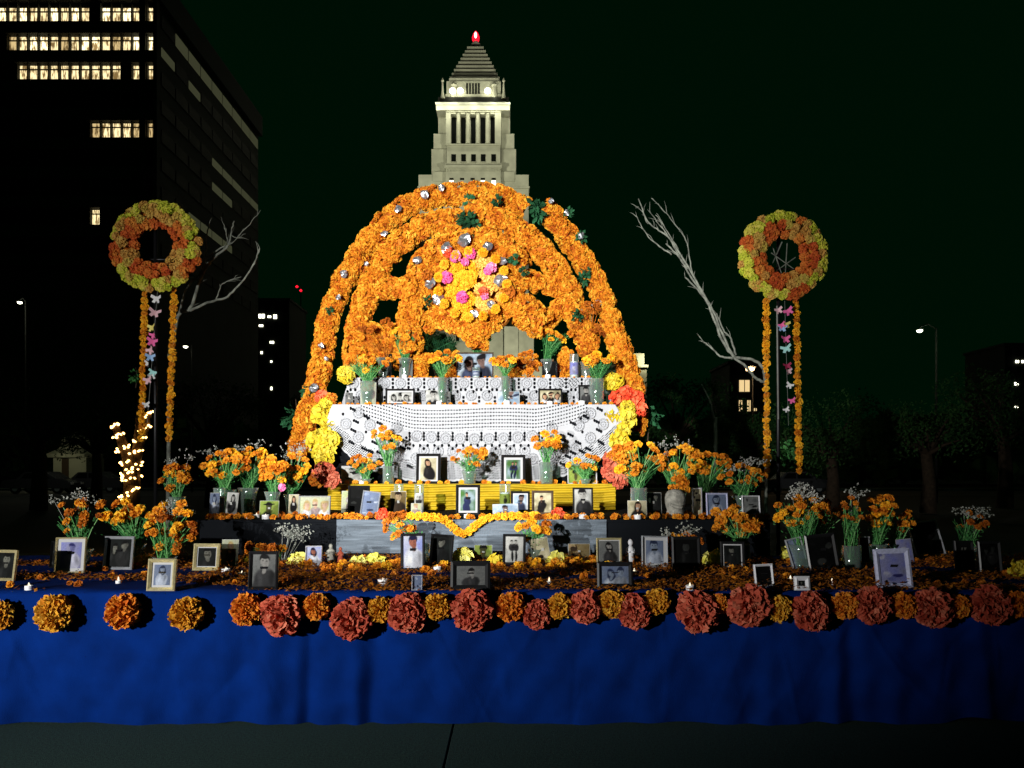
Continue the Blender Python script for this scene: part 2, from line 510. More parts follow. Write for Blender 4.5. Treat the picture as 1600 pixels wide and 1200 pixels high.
b = MB()
chbox(b, 654, 826, 273, 770, 0.0, 34)
chbox(b, 652.5, 827.5, 291, 294, -0.5, 34.5)
b.build('shaft', M['granite'], ch)
for (x0, x1) in ((674, 697), (783, 806)):
    b = MB(); chbox(b, x0, x1, 233, 273, 1.0, 33)
    chbox(b, x0 + (3 if x0 < 700 else 0), x1 - (0 if x0 < 700 else 3), 209, 233, 2.0, 32)
    chbox(b, (x0 + 2) if x0 < 700 else x0, x1 if x0 < 700 else x1 - 2, 268, 283, -.4, 6)
    b.build('shoulder', M['granite'], ch)
b = MB()
chbox(b, 697, 783, 259, 305, -2.2, 32); chbox(b, 695, 785, 257.5, 262, -2.8, 32)
for k in range(20): chbox(b, 697.5 + k * 4.3, 699.8 + k * 4.3, 264, 267.5, -2.5, -2.2)
b.build('lower_block', M['granite'], ch)
b = MB(); chbox(b, 698, 782, 226, 257.5, -0.8, 31); chbox(b, 697, 783, 224.5, 226.5, -1.4, 31); chbox(b, 696, 784, 255.2, 257.5, -1.5, 31)
b.build('middle_block', M['granite'], ch)
opens = [(704.5, 712.8), (719.8, 727.3), (735, 743), (750.2, 758), (765.8, 773.5)]
b = MB(); chbox(b, 697, 783, 182, 224.5, 2.4, 30)
chbox(b, 684, 697, 172, 214, 3.2, 28); chbox(b, 783, 796, 172, 214, 3.2, 28)
b.build('colonnade_core', M['granite'], ch)
edges = [697] + [v for o in opens for v in o] + [783]
for k in range(0, len(edges), 2):
    b = MB(); x0, x1 = edges[k], edges[k + 1]
    if k in (0, len(edges) - 2):
        chbox(b, x0, x1, 174, 224.5, -1.0, 2.4)
    else:
        w = (x1 - x0) * sc / 2; cx = chx((x0 + x1) / 2)
        b.lathe([(w * 1.05, chz(224.5)), (w * 1.05, chz(223)), (w * .86, chz(222)), (w * .78, chz(181)), (w * 1.1, chz(179)), (w * 1.1, chz(177))], 12, (cx, 0.2, 0))
    b.build('column', M['granite'], ch)
for (x0, x1) in opens:
    b = MB(); chbox(b, x0 + .6, x1 - .6, 184, 221, 2.0, 2.4)
    b.build('window', M['pane'], ch)
    b = MB(); chbox(b, x0 + .4, x1 - .4, 175, 178, -0.9, -.4)
    b.build('capital', M['granite'], ch)
b = MB(); chbox(b, 682, 797, 162, 172, -2.0, 32); chbox(b, 697, 783, 172, 174.6, -1.4, 30)
b.build('frieze', M['granite'], ch)
b = MB(); chbox(b, 681, 798, 159.5, 162.3, -3.2, 33); b.build('cornice', M['granite_dark'], ch)
b = MB(); chbox(b, 684, 795, 151.5, 159.5, 1.2, 28); b.build('parapet', M['shaded_granite'], ch)  # dark colour stands in for the unlit recess below the lantern
b = MB(); chbox(b, 697, 782, 127, 152, 2.6, 27); chbox(b, 701, 778, 122, 127, 3.2, 26); chbox(b, 695.5, 783.5, 147, 149, 2, 27)
b.build('lantern_block', M['granite'], ch)
for k in range(5):
    b = MB(); chbox(b, 728 + k * 4.6, 730.5 + k * 4.6, 130, 141, 2.3, 2.7); b.build('slot', M['pane'], ch)
for px in (708, 772):
    b = MB(); b.lathe([(1.1, 0), (.8, 3.6), (1.1, 4.2), (.2, 5.4)], 8, (chx(px), 2.2, chz(149))); b.build('urn', M['granite'], ch)
for px in (691, 787):
    b = MB(); b.lathe([(.7, 0), (.35, 2.2), (.25, 5.2), (.5, 5.6), (.05, 6.6)], 8, (chx(px), 1.0, chz(152))); b.build('finial', M['granite'], ch)
YC = 15
for k in range(9):
    w = 13 + 3.25 * k; y0 = 69.5 + k * 5.9
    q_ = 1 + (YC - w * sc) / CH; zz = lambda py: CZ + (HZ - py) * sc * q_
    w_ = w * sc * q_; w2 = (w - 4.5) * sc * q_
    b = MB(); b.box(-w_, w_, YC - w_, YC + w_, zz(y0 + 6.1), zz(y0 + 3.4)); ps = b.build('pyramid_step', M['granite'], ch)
    b = MB(); b.box(-w2, w2, YC - w2, YC + w2, zz(y0 + 3.4), zz(y0 - .1)); b.build('riser', M['shaded_granite'], ps)  # dark colour paints the shade between the steps
q_ = 1 + YC / CH; zz = lambda py: CZ + (HZ - py) * sc * q_
b = MB(); b.lathe([(1.6, 0), (.9, .8), (.5, 1.6)], 10, (0, YC, zz(70))); b.build('beacon_mast', M['granite_dark'], ch)
b = MB(); b.lathe([(.5, 0), (1.15, .8), (1.25, 1.9), (.8, 3.1), (.15, 3.9)], 14, (0, YC, zz(67)), cap1=True)
bo = b.build('beacon', M['beacon'], ch, smooth=True)
b = MB(); b.lathe([(.1, 0), (.4, .5), (.4, 1.4), (.08, 2.0)], 10, (0, YC - 1.4, zz(63)), cap1=True); b.build('lamp', M['beacon_core'], bo)
for px in (709, 724.5, 740, 755.2, 771.5):
    b = MB(); chbox(b, px - 3.6, px + 3.6, 241, 252.5, -1.0, -.82); b.build('window', M['pane'], ch)
    b = MB(); chbox(b, px - 4, px + 4, 252.5, 253.6, -1.3, -.8); b.build('sill', M['granite'], ch)
for i, px in enumerate((706, 722.5, 739, 755, 772)):
    b = MB(); chbox(b, px - 3.2, px + 3.2, 278, 281, -2.35, -2.2); b.build('window', M['pane'], ch)
    if i in (0, 3, 4):
        b = MB(); chbox(b, px - 2.8, px + 2.8, 282, 289, -2.3, -2.2); b.build('lit_window', M['lamp_white'], ch)
for i in range(5):      # windows down the shaft seen through the arch
    for j in range(11):
        b = MB(); px = 690 + i * 25; py = 322 + j * 20
        chbox(b, px - 2.5, px + 2.5, py, py + 11, -.12, .0); b.build('window', M['pane'], ch)
b = MB()
chbox(b, 740, 1012, 573, 770, -6, 40); chbox(b, 790, 835, 505, 573, -4, 36); chbox(b, 738, 1015, 570, 574, -6.6, 40)
chbox(b, 790, 812, 510, 580, -9, -4)
b.build('podium', M['granite'], ch)
b = MB(); chbox(b, 985, 1008, 552, 570, -5, 10); b.build('penthouse', M['granite'], ch)
for i in range(9):
    b = MB(); px = 865 + i * 17; chbox(b, px - 3, px + 3, 590, 604, -6.15, -6.0); b.build('window', M['pane'], ch)
# its own floodlights stand on the lower roofs
col_ch = (1.0, 1.0, 0.76)
spot('tower_flood', (cho.x - 30, CH - 70, 60), (cho.x, CH, chz(235)), 125000, 22, 0.6, col_ch, 1.0)
spot('tower_flood', (cho.x + 34, CH - 66, 64), (cho.x, CH, chz(235)), 80000, 22, 0.6, col_ch, 1.0)
for px in (684, 709, 740, 771, 796):
    point('frieze_lamp', (cho.x + chx(px), CH - 5.0, chz(176)), 900, col_ch, .4)
for px in (707, 719, 762):
    b = MB(); b.lathe([(.2, 0), (.95, .2), (1.0, 1.0), (.5, 1.5)], 10, (chx(px), .6, chz(144)), cap1=True)
    b.build('floodlamp', M['lamp_white'], ch)
for px in (706, 732, 772):
    point('lantern_lamp', (cho.x + chx(px), CH + 0.0, chz(150)), 90, col_ch, .4)
spot('roof_flood', (cho.x, CH - 22, chz(150)), (cho.x, CH + 12, chz(95)), 4500, 26, 0.6, col_ch, .6)
spot('podium_flood', (cho.x + chx(800), CH - 60, 12), (cho.x + chx(800), CH, chz(540)), 120000, 22, .8, col_ch, 1.0)
point('wing_lamp', (cho.x + chx(1002), CH - 8.5, chz(566)), 1400, (1, .95, .6), .5)

# ------------------------------------------------------------------ office block on the left
OD = 100.0; so = OD / F
ob = empty('office_building', (WX(245, OD), OD, 0), label='dark office block at upper left with four rows of lit windows', cat='building')


def oz(py): return CZ - (py - HZ) * so


b = MB(); b.box(-34, 0, 0.35, 40, 0, oz(-40)); b.build('wall', M['facade'], ob)
cols = [(-3 + k * 16.2, 14.4) for k in range(-1, 14)] + [(231.5, 11)]
rows = [(11 + 45.2 * k) for k in range(9)]
lit = {0: (0, 14), 1: (2, 14), 2: (3, 14), 4: (10, 14)}
holes = {(0, 10), (2, 13)}
pane_me = {}
for r_, y0 in enumerate(rows):
    for c_, (x0, w) in enumerate(cols):
        on = r_ in lit and lit[r_][0] <= c_ - 0 <= lit[r_][1] and (r_, c_) not in holes
        if c_ == 15: on = r_ in (0, 1, 2, 4)
        if r_ == 7 and c_ == 10: on = True
        on = on and ('room', 'room', 'room_c', 'room_b', 'room')[(r_ * 7 + c_ * 11 + c_ * c_) % 5]
        key = (w, on)
        if key not in pane_me:
            q = MB(); q.box(0, w * so, 0, .06, -24 * so, 0); pane_me[key] = q.mesh('window', M[on] if on else M['pane'])
        link('window', pane_me[key], ob, (WX(x0, OD) - WX(245, OD), .25, oz(y0)))
b = MB()
for r_, y0 in enumerate(rows):
    b.box(-21, .25, -.55, .2, oz(y0 + 44), oz(y0 + 25.5))
    b.box(-21, 0, .05, .24, oz(y0 + 7.2), oz(y0 + 6))
for (x0, w) in cols:
    xx = WX(x0, OD) - WX(245, OD)
    b.box(xx - .13, xx - .02, -.3, .3, oz(410), oz(5))
b.box(WX(221, OD) - WX(245, OD), WX(230.5, OD) - WX(245, OD), -.65, .3, 0, oz(0)); b.box(-.2, .28, -.65, .3, 0, oz(0))
g = b.build('spandrel', M['facade'], ob); g['kind'] = 'stuff'
b = MB(); b.box(-34, .6, -.7, 40.5, oz(2), oz(-40)); b.build('roof_band', M['facade'], ob)
# side wall: ribbon windows receding, a few panes given a faint glow for the pale bands
rs = random.Random(5)
for r_ in range(9):
    for k in range(9):
        y0 = 1.2 + k * 4.3
        dim = (r_ == 0 and k > 0) or (r_ == 1 and k in (0, 2)) or (r_ == 3 and k > 3) or (r_ == 4 and k in (4, 5)) or (r_ == 6 and k in (2, 3, 4, 5))
        q = MB(); q.box(.02, .10, y0, y0 + 3.9, oz(rows[r_] + 24), oz(rows[r_] + (10 if dim and r_ else 4)))
        q.build('window', M['band_glow'] if dim else M['pane'], ob)

# ------------------------------------------------------------------ altar stage, risers
dk = MB(); dk.box(-4.4, 4.4, D0 + .05, D2 - .012, .0, DECK - .008)
tag(dk.build('stage_platform', M['black_cloth']), 'low wide black platform hidden under the blue cloth at the front', 'platform')

# blue cloth: over the deck and down the front with real folds
nx, nz = 760, 46
xs = np.linspace(-4.4, 4.4, nx)
rng = np.random.default_rng(4)
folds = [(420, 26, .05), (352, 20, .028), (470, 16, .03), (484, 11, -.034), (230, 30, .018), (120, 40, .014), (560, 16, .05), (585, 14, -.03), (650, 30, .025), (720, 40, .02),
         (880, 30, .02), (1010, 20, .024), (1200, 16, .03), (1305, 14, .045), (1330, 14, -.03), (1400, 18, .04), (1470, 22, .03), (1530, 18, .05), (20, 20, .02)]


def fold_at(px, s):   # s: 0 top .. 1 hem
    y = 0.0
    for (c, w, a) in folds:
        cc = c + (s - .5) * ((c * 7) % 23 - 11) * 1.5
        y = y + a * np.exp(-((px - cc) / w) ** 2) * (s ** .8)
    y = y + .012 * np.sin(px * .061 + 2 * s) * s + .008 * np.sin(px * .027 + 1) * s
    y = y + .006 * np.sin(px * .09 + s * 9) * np.sin(s * 7 + px * .02)
    return y


rc = np.random.default_rng(8)
CREASE = [(rc.uniform(-40, 1640), rc.uniform(.05, 1), rc.uniform(-.9, .9), rc.uniform(25, 90), rc.uniform(3, 8), rc.uniform(-.007, .009)) for _ in range(95)]


def crease(px, s):
    y = 0 * px; v = s * 205
    for (cx_, cs_, an_, ln_, wd_, am_) in CREASE:
        dx = px - cx_; dv = v - cs_ * 205
        u_ = dx * math.sin(an_) + dv * math.cos(an_); w_ = dx * math.cos(an_) - dv * math.sin(an_)
        y = y + am_ * np.exp(-(u_ / ln_) ** 2 - (w_ / wd_) ** 2)
    return y


V = []; FF = []
for j in range(nz + 14):
    if j < 14:
        s = 0; yy = D2 - .02 - (D2 - .02 - D0) * (j / 14.0); base = np.full(nx, yy); z = np.full(nx, DECK)
        px = 800 + xs / D0 * F
        z = z + .003 * np.sin(xs * 9 + j)
        if j == 0: pass
        yb = base
    else:
        s = (j - 14) / (nz - 1); px = 800 + xs / D0 * F
        hem = .004 + .008 * np.sin(px * .02) + .022 * np.exp(-((px - 1530) / 26) ** 2) + .03 * np.exp(-((px - 1515) / 55) ** 2)
        z = (DECK - .004) * (1 - s) + hem * s
        yb = D0 - .014 - fold_at(px, s) - crease(px, s) * min(1, s * 4)
    for i in range(nx):
        V.append((xs[i], yb[i], z[i]))
for j in range(nz + 13):
    for i in range(nx - 1):
        a = j * nx + i
        FF.append((a, a + 1, a + nx + 1, a + nx))
me = bpy.data.meshes.new('blue_cloth'); me.from_pydata(V, [], FF); me.materials.append(M['blue'])
me.polygons.foreach_set('use_smooth', [True] * len(me.polygons))
tag(link('blue_cloth', me), 'royal blue cloth covering the platform top and hanging in folds to the paving', 'cloth')

x0, x1 = WX(312, D2), WX(1203, D2)
rt = empty('altar_riser', (0, D2, 0), label='long dark second step of the altar with black cloth sides', cat='riser')
b = MB(); b.box(x0, x1, 0, 3.3, 0, T2 - .02); b.build('skirt', M['black_cloth'], rt)
b = MB(); b.box(x0 - .02, x1 + .02, -.02, 3.3, T2 - .02, T2); b.build('top_board', M['black_cloth'], rt)
# grey cloth on the middle of its front
V = []; FF = []
gx0, gx1 = WX(527, D2), WX(947, D2)
gnx, gnz = 90, 16
for j in range(gnz):
    for i in range(gnx):
        x = gx0 + (gx1 - gx0) * i / (gnx - 1); z = T2 + .002 - (T2 + .0 - DECK - .02) * j / (gnz - 1)
        V.append((x, D2 - .03 - .008 * math.sin(x * 5 + j * .2) - .004 * math.sin(x * 17 + j * 1.3), z))
for j in range(gnz - 1):
    for i in range(gnx - 1):
        a = j * gnx + i; FF.append((a, a + 1, a + gnx + 1, a + gnx))
me = bpy.data.meshes.new('grey_cloth'); me.from_pydata(V, [], FF); me.materials.append(M['grey_cloth'])
me.polygons.foreach_set('use_smooth', [True] * len(me.polygons))
tag(link('grey_cloth', me), 'rough slate grey cloth on the middle of the second step', 'cloth')

# third step with gathered yellow cloth
x0, x1 = WX(512, D3), WX(962, D3)
b = MB(); b.box(x0 + .01, x1 - .01, D3 + .04, DL + .9, T2 + .002, T3 - .004)
tag(b.build('third_step', M['black_cloth']), 'narrow third altar step behind the gathered yellow cloth', 'riser')
V = []; FF = []; ny = 60; nxx = 110
for j in range(ny):
    s = j / (ny - 1)
    for i in range(nxx):
        t = i / (nxx - 1)
        x = x0 + (x1 - x0) * t
        ph = .35 * math.sin(t * 14) + .25 * math.sin(t * 31 + 1) + .4 * math.sin(t * 5.3)
        sag = .012 * math.sin(t * 9 * math.pi) ** 2
        y = D3 + .03 - .034 * (math.sin(s * 17 + ph) ** 2) ** .7 - .004 * math.sin(t * 60 + s * 9)
        V.append((x, y, T3 + .006 - (T3 - T2) * s - sag * s * .5))
for j in range(ny - 1):
    for i in range(nxx - 1):
        a = j * nxx + i; FF.append((a, a + 1, a + nxx + 1, a + nxx))
n0 = len(V)
V += [(x0, D3 + .02, T3 + .006), (x1, D3 + .02, T3 + .006), (x1, D3 + .3, T3 + .006), (x0, D3 + .3, T3 + .006)]
FF.append((n0, n0 + 1, n0 + 2, n0 + 3))
me = bpy.data.meshes.new('yellow_cloth'); me.from_pydata(V, [], FF); me.materials.append(M['yellow_cloth'])
me.polygons.foreach_set('use_smooth', [True] * len(me.polygons))
tag(link('yellow_cloth', me), 'bright yellow cloth gathered in horizontal folds below the lace', 'cloth')

# lace shelves
b = MB(); b.box(WX(524, DL), WX(958, DL), DL + .05, DL + .9, T3 + .002, SH1 - .03); b.box(WX(518, DL), WX(964, DL), DL + .03, DL + .9, SH1 - .03, SH1)
tag(b.build('lace_cabinet', M['black_cloth']), 'tall dark box behind the large hanging white lace', 'riser')
b = MB(); b.box(WX(545, DU), WX(952, DU), DU + .05, DU + .8, SH1 + .002, SH2 - .02); b.box(WX(543, DU), WX(955, DU), DU + .03, DU + .8, SH2 - .02, SH2)
tag(b.build('top_shelf', M['black_cloth']), 'topmost altar shelf behind the short band of lace', 'shelf')


def lace(name, x0, x1, y0, y1, D, hole_fn, inside_fn, res, label):
    """grid in photo units whose hole cells are left out; rosettes stand proud"""
    nx = int((x1 - x0) / res) + 1; ny = int((y1 - y0) / res) + 1
    X, Y = np.meshgrid(np.linspace(x0, x1, nx), np.linspace(y0, y1, ny))
    cx = (X[:-1, :-1] + X[1:, 1:]) / 2; cy = (Y[:-1, :-1] + Y[1:, 1:]) / 2
    keep = inside_fn(cx, cy) & ~hole_fn(cx, cy)[0]
    rel = hole_fn(X, Y)[1]
    dd = D - .02 * rel - .012 * np.sin(X * .045) * np.clip((Y - y0) / (y1 - y0), 0, 1) - .006 * np.sin(X * .11 + Y * .05)
    P = np.stack([(X - 800) / F * D, dd, CZ - (Y - HZ) / F * D], -1).reshape(-1, 3)
    idx = np.arange(nx * ny).reshape(ny, nx)
    q = np.stack([idx[:-1, :-1], idx[:-1, 1:], idx[1:, 1:], idx[1:, :-1]], -1)[keep]
    used = np.unique(q); remap = np.full(nx * ny, -1); remap[used] = np.arange(len(used))
    me = bpy.data.meshes.new(name); me.from_pydata(P[used].tolist(), [], remap[q].tolist())
    me.materials.append(M['lace'])
    o = link(name, me)
    return tag(o, label, 'lace')


def rosettes(X, Y, pts, rr, H, rel):
    for (px, py) in pts:
        d = np.hypot(X - px, Y - py); a = np.arctan2(Y - py, X - px)
        rel += np.where(d < rr, .6 + .4 * np.cos(d * 1.6), 0) * (d < rr)
        H |= (d < rr * .92) & (d > rr * .76) & (np.sin(a * 12) > .9)                # open spokes of the wheel
        H |= (d >= rr * .34) & (d < rr * .48) & (np.sin(a * 8 + 1) > .93)


def drops(X, Y, pts, H, r=2.6):
    for (px, py) in pts:
        for (ox, oy) in ((0, 0),):
            H |= ((X - px - ox) ** 2 + ((Y - py - oy) * .8) ** 2) < r * r


def holes_big(X, Y):
    H = np.zeros(X.shape, bool); rel = np.zeros(X.shape)
    t = (X - 741) / 222.0
    # curved rows of ladder holes in the middle band
    lift = 34 * np.clip(np.abs(t) - .42, 0, 1) ** 1.25
    yy = Y + lift * 2.1 - 1.5 * np.sin(X * .03)
    mid = (np.abs(t) < .80) & (yy > 637) & (yy < 673)
    k = (yy - 638) % 5.6
    H |= mid & (k > .9) & (k < 3.0) & ((X % 4.4) < 2.5) & (Y < 676)
    core = yy >= 673
    # rosette rows
    pts = []
    for i in range(-4, 5): pts.append((741 + i * 22.5, 686 - 4.0 * (abs(i) / 4.0) ** 2 * 1.2))
    for i in range(-4, 4): pts.append((752 + i * 22.5, 706 - 3.0 * (abs(i + .5) / 4.0) ** 2))
    for (a, b_) in ((560, 645), (578, 664), (540, 662), (560, 683), (620, 668), (600, 700), (622, 712), (650, 716), (585, 716)):
        pts.append((a, b_)); pts.append((1482 - a, b_ + 1))
    pts += [(912, 652), (900, 700)]
    rosettes(X, Y, pts, 9.2, H, rel)
    dr = []
    for i in range(-5, 5):
        x = 752.3 + i * 22.5
        for dy in (-9, -4, 1): dr.append((x, 686 + dy))
        dr.append((x - 6, 696)); dr.append((x + 6, 696)); dr.append((x, 701))
    drops(X, Y, dr, H, 2.05)
    dr = []
    for s in (1, -1):
        for (a, b_) in ((548, 638), (536, 647), (553, 657), (570, 650), (549, 671), (572, 675), (546, 690), (575, 654), (590, 660), (582, 690), (594, 678), (606, 686), (612, 698),
                        (635, 684), (637, 700), (606, 724), (626, 698), (566, 700), (576, 704), (590, 706), (598, 712), (637, 727)):
            x = a if s == 1 else 1482 - a
            dr += [(x, b_), (x + 3.4, b_ + 1.6), (x + 6.5, b_ + 3.2)] if (a + b_) % 2 == 0 else [(x, b_)]
    drops(X, Y, dr, H, 2.05)
    # net border that follows the lower edge
    e = lower_edge(X) - Y
    net = (e > 2.5) & (e < 34) & (((X + Y) % 4.2) < 2.5) & ((e % 3.8) < 2.3)
    near = np.zeros(X.shape, bool)
    for (px, py) in pts: near |= np.hypot(X - px, Y - py) < 10.5
    H |= net & ~near & (Y > 665)
    return H, rel


def lower_edge(X):
    return np.interp(X, [508, 516, 530, 550, 575, 610, 650, 741, 830, 870, 905, 935, 955, 968, 974], [652, 678, 697, 716, 733, 744, 753, 750, 753, 746, 737, 718, 703, 682, 655]) + 1.6 * np.abs(np.sin(X * .33))


def in_big(X, Y):
    xl = np.interp(Y, [630, 640, 655, 680], [521, 516, 511, 508]); xr = np.interp(Y, [630, 640, 655, 680], [960, 966, 970, 974])
    return (Y < lower_edge(X)) & (X > xl) & (X < xr)


lace('lace_cloth', 506, 976, 632, 757, DL, holes_big, in_big, 0.66, 'large white crochet lace cloth with rosettes hanging from the middle shelf')


def holes_small(X, Y):
    H = np.zeros(X.shape, bool); rel = np.zeros(X.shape)
    pts = []
    for i in range(17):
        pts.append((552 + i * 24.6, 599)); pts.append((564 + i * 24.6, 618))
    rosettes(X, Y, pts, 8.6, H, rel)
    dr = []
    for i in range(18):
        x = 540 + i * 24.6
        dr += [(x, 593), (x, 599), (x, 605), (x + 8, 609), (x + 15, 609), (x + 12, 627), (x + 12, 621), (x + 3, 612)]
    drops(X, Y, dr, H, 2.05)
    H |= (X > 872) & (X < 905) & (((X - Y) % 6) < 2.2) & (((X + Y) % 4.4) < 2.4) & (Y < 606)
    return H, rel


def in_small(X, Y):
    return (X > 546 - (Y - 590) * .3) & (X < 944 + (Y - 590) * .32) & (Y < 633 - 0 * X)


lace('lace_cloth', 528, 962, 590, 634, DU, holes_small, in_small, 0.66, 'short band of white crochet lace below the topmost altar shelf')

# ------------------------------------------------------------------ the marigold arch
AD = 9.75


def catmull(pts, n):
    P = [np.array(p, float) for p in pts]
    P = [2 * P[0] - P[1]] + P + [2 * P[-1] - P[-2]]
    out = []
    for i in range(1, len(P) - 2):
        for k in range(n):
            t = k / n
            out.append(.5 * ((2 * P[i]) + (-P[i - 1] + P[i + 1]) * t + (2 * P[i - 1] - 5 * P[i] + 4 * P[i + 1] - P[i + 2]) * t * t + (-P[i - 1] + 3 * P[i] - 3 * P[i + 1] + P[i + 2]) * t ** 3))
    out.append(P[-2])
    return out


# (px, py, depth) centre lines, radius in photo pixels
TUBES = [
    ([(465, 712, 9.3), (478, 655, 9.35), (494, 605, 9.45), (504, 555, 9.6), (514, 500, 9.7), (537, 440, 9.75), (570, 385, 9.8), (612, 338, 9.8), (660, 313, 9.8), (705, 304, 9.8), (745, 302, 9.8), (785, 309, 9.8), (820, 327, 9.8)], 15.5),
    ([(853, 326, 9.8), (878, 357, 9.8), (905, 398, 9.8), (928, 436, 9.75), (945, 475, 9.7), (960, 520, 9.6), (976, 560, 9.5), (987, 602, 9.4), (994, 640, 9.35), (992, 672, 9.3)], 15.5),
    ([(553, 590, 9.65), (556, 540, 9.6), (562, 500, 9.6), (577, 450, 9.6), (604, 402, 9.6), (644, 365, 9.6), (688, 346, 9.6), (735, 350, 9.62)], 17),
    ([(745, 330, 9.62), (785, 348, 9.6), (828, 374, 9.6), (860, 408, 9.6), (884, 445, 9.6), (898, 485, 9.6), (912, 520, 9.6), (922, 550, 9.6)], 17),
    ([(572, 452, 9.6), (612, 450, 9.58), (652, 452, 9.55)], 15),
    ([(822, 436, 9.55), (852, 446, 9.58), (884, 450, 9.6)], 13),
    ([(640, 548, 9.5), (641, 505, 9.5), (648, 455, 9.5), (662, 415, 9.5), (692, 386, 9.5), (740, 374, 9.5), (786, 388, 9.5), (816, 420, 9.5)], 19),
    ([(668, 505, 9.5), (690, 498, 9.5), (715, 505, 9.5), (742, 520, 9.5), (762, 508, 9.5)], 15),
    ([(795, 470, 9.5), (825, 490, 9.5), (848, 510, 9.5)], 24),
    ([(790, 440, 9.5), (815, 462, 9.5)], 20),
    ([(742, 515, 9.5), (746, 545, 9.5)], 15),
    ([(560, 520, 9.62), (590, 528, 9.62), (620, 528, 9.6), (645, 532, 9.58)], 19),
    ([(565, 565, 9.66), (600, 560, 9.66), (640, 560, 9.6)], 18),
    ([(652, 592, 9.62), (656, 556, 9.62)], 13),
    ([(706, 592, 9.66), (716, 556, 9.66)], 11),
    ([(881, 594, 9.62), (884, 550, 9.62)], 10),
    ([(800, 594, 9.66), (806, 566, 9.66)], 10),
    ([(842, 520, 9.6), (858, 500, 9.6), (880, 470, 9.62)], 11),
    ([(735, 305, 9.75), (742, 350, 9.65)], 10),
]
arch = empty('marigold_arch', (WX(740, AD), AD, DECK), label='great half-round arch of orange marigold garlands crowning the altar', cat='flower arch')
aloc = Vector(arch.location)
items = []
ra = random.Random(11)
core = MB()
for pts, rp in TUBES:
    cl = catmull(pts, 8)
    wp = [W(p[0], p[1], p[2]) for p in cl]
    rr = [rp / F * p[2] for p in cl]
    core.tube([q - aloc for q in wp], [r * .62 for r in rr], 8)
    # walk along
    acc = 0; L = [0]
    for i in range(1, len(wp)): L.append(L[-1] + (wp[i] - wp[i - 1]).length)
    tot = L[-1]; step = .021
    k = 0; s = 0
    seg = ra.uniform(.18, .3); segrad = 1
    while s < tot:
        i = max(j for j in range(len(L)) if L[j] <= s); i = min(i, len(wp) - 2)
        t = (s - L[i]) / max(1e-6, L[i + 1] - L[i])
        c = wp[i].lerp(wp[i + 1], t); r = rr[i] * (1 - t) + rr[i + 1] * t
        bulge = .70 + .32 * abs(math.sin(s * math.pi / .30 + rp)) ** .45
        tg = (wp[i + 1] - wp[i]).normalized()
        for q in range(3):
            an = ra.uniform(-2.0, 2.0)
            side = tg.cross(Vector((0, -1, 0))).normalized(); fr = side.cross(tg).normalized()
            if fr.y > 0: fr = -fr
            d = fr * math.cos(an) + side * math.sin(an)
            rb_ = ra.choice((.034, .040, .046, .056, .062))
            p = c + d * (r * bulge - rb_ * .35) + tg * ra.uniform(-.02, .02)
            items.append((p - aloc, rb_, (d + Vector((ra.uniform(-.4, .4), ra.uniform(-.4, .2), ra.uniform(-.3, .3)))).normalized(), d.dot(Vector((0, -1, 0)))))
        s += step
core.build('wire_core', M['rust'], arch)
# centre medallion
ro = W(738, 452, 9.45)
med = MB(); md = []
for k in range(330):
    a = ra.uniform(0, 6.28); q = math.sqrt(ra.random())
    px = 738 + math.cos(a) * q * 78; py = 450 + math.sin(a) * q * 74
    dp = 9.47 - .13 * (1 - q * q) + ra.uniform(-.02, .02)
    p = W(px, py, dp); rb_ = ra.uniform(.04, .055)
    d = Vector((math.cos(a) * q * .6, -1, -math.sin(a) * q * .6)).normalized()
    if math.hypot((px - 742) / 46, (py - 448) / 52) < 1: md.append((p, rb_, d))
    else: items.append((p - aloc, rb_, d, 1))
ra.shuffle(items)
front = [i for i in items if i[3] > .55]
ind = front[:230]; idset = set(id(i) for i in ind)
rest = [i for i in items if id(i) not in idset]
for (p, r, d, f_) in ind:
    put_bloom('n', 'orange', p, r * 1.25, d, arch)
mass('blossom_mass', 'orange_mass', [(p, r * 1.12, d) for (p, r, d, f_) in rest], arch)
for i, (p, r, d) in enumerate(md):
    if i < 60: put_bloom('crepe', 'pale_gold' if p.x > WX(742, 9.4) else 'gold', p - aloc, r * 1.35, d, arch, 'golden_blossom')
    else: put_bloom('n', 'gold', p - aloc, r * 1.1, d, arch, 'golden_blossom') if i % 2 else None
b = MB(); b.lathe([(.0, 0), (.56, 0.0), (.58, -.05), (.0, -.07)], 24, cap0=False)
bo = b.build('backing_disc', M['rust'], arch, loc=W(738, 452, 9.53) - aloc); bo.rotation_euler = (rad(90), 0, 0)
for (px, py, r, m_) in [(698, 434, 9, 'pink'), (768, 418, 8, 'pink'), (722, 465, 9, 'pink'), (755, 456, 8, 'red'), (711, 401, 9, 'pink'), (735, 396, 8, 'pink'), (762, 424, 6, 'pink'),
                         (726, 409, 6, 'pink'), (757, 463, 6, 'pink'), (700, 395, 8, 'red'), (795, 455, 10, 'rust'), (668, 430, 9, 'rust')]:
    put_bloom('crepe', m_, W(px, py, 9.28) - aloc, r / F * 9.4 * 1.1, (ra.uniform(-.3, .3), -1, ra.uniform(-.2, .2)), arch, 'paper_flower')
# orange balls round the medallion
for k in range(15):
    a = k / 15 * 6.283; px = 738 + math.cos(a) * 54; py = 444 + math.sin(a) * 52
    put_bloom('pom', 'gold', W(px, py, 9.27) - aloc, .058, (0, -1, .1), arch, 'pompom')


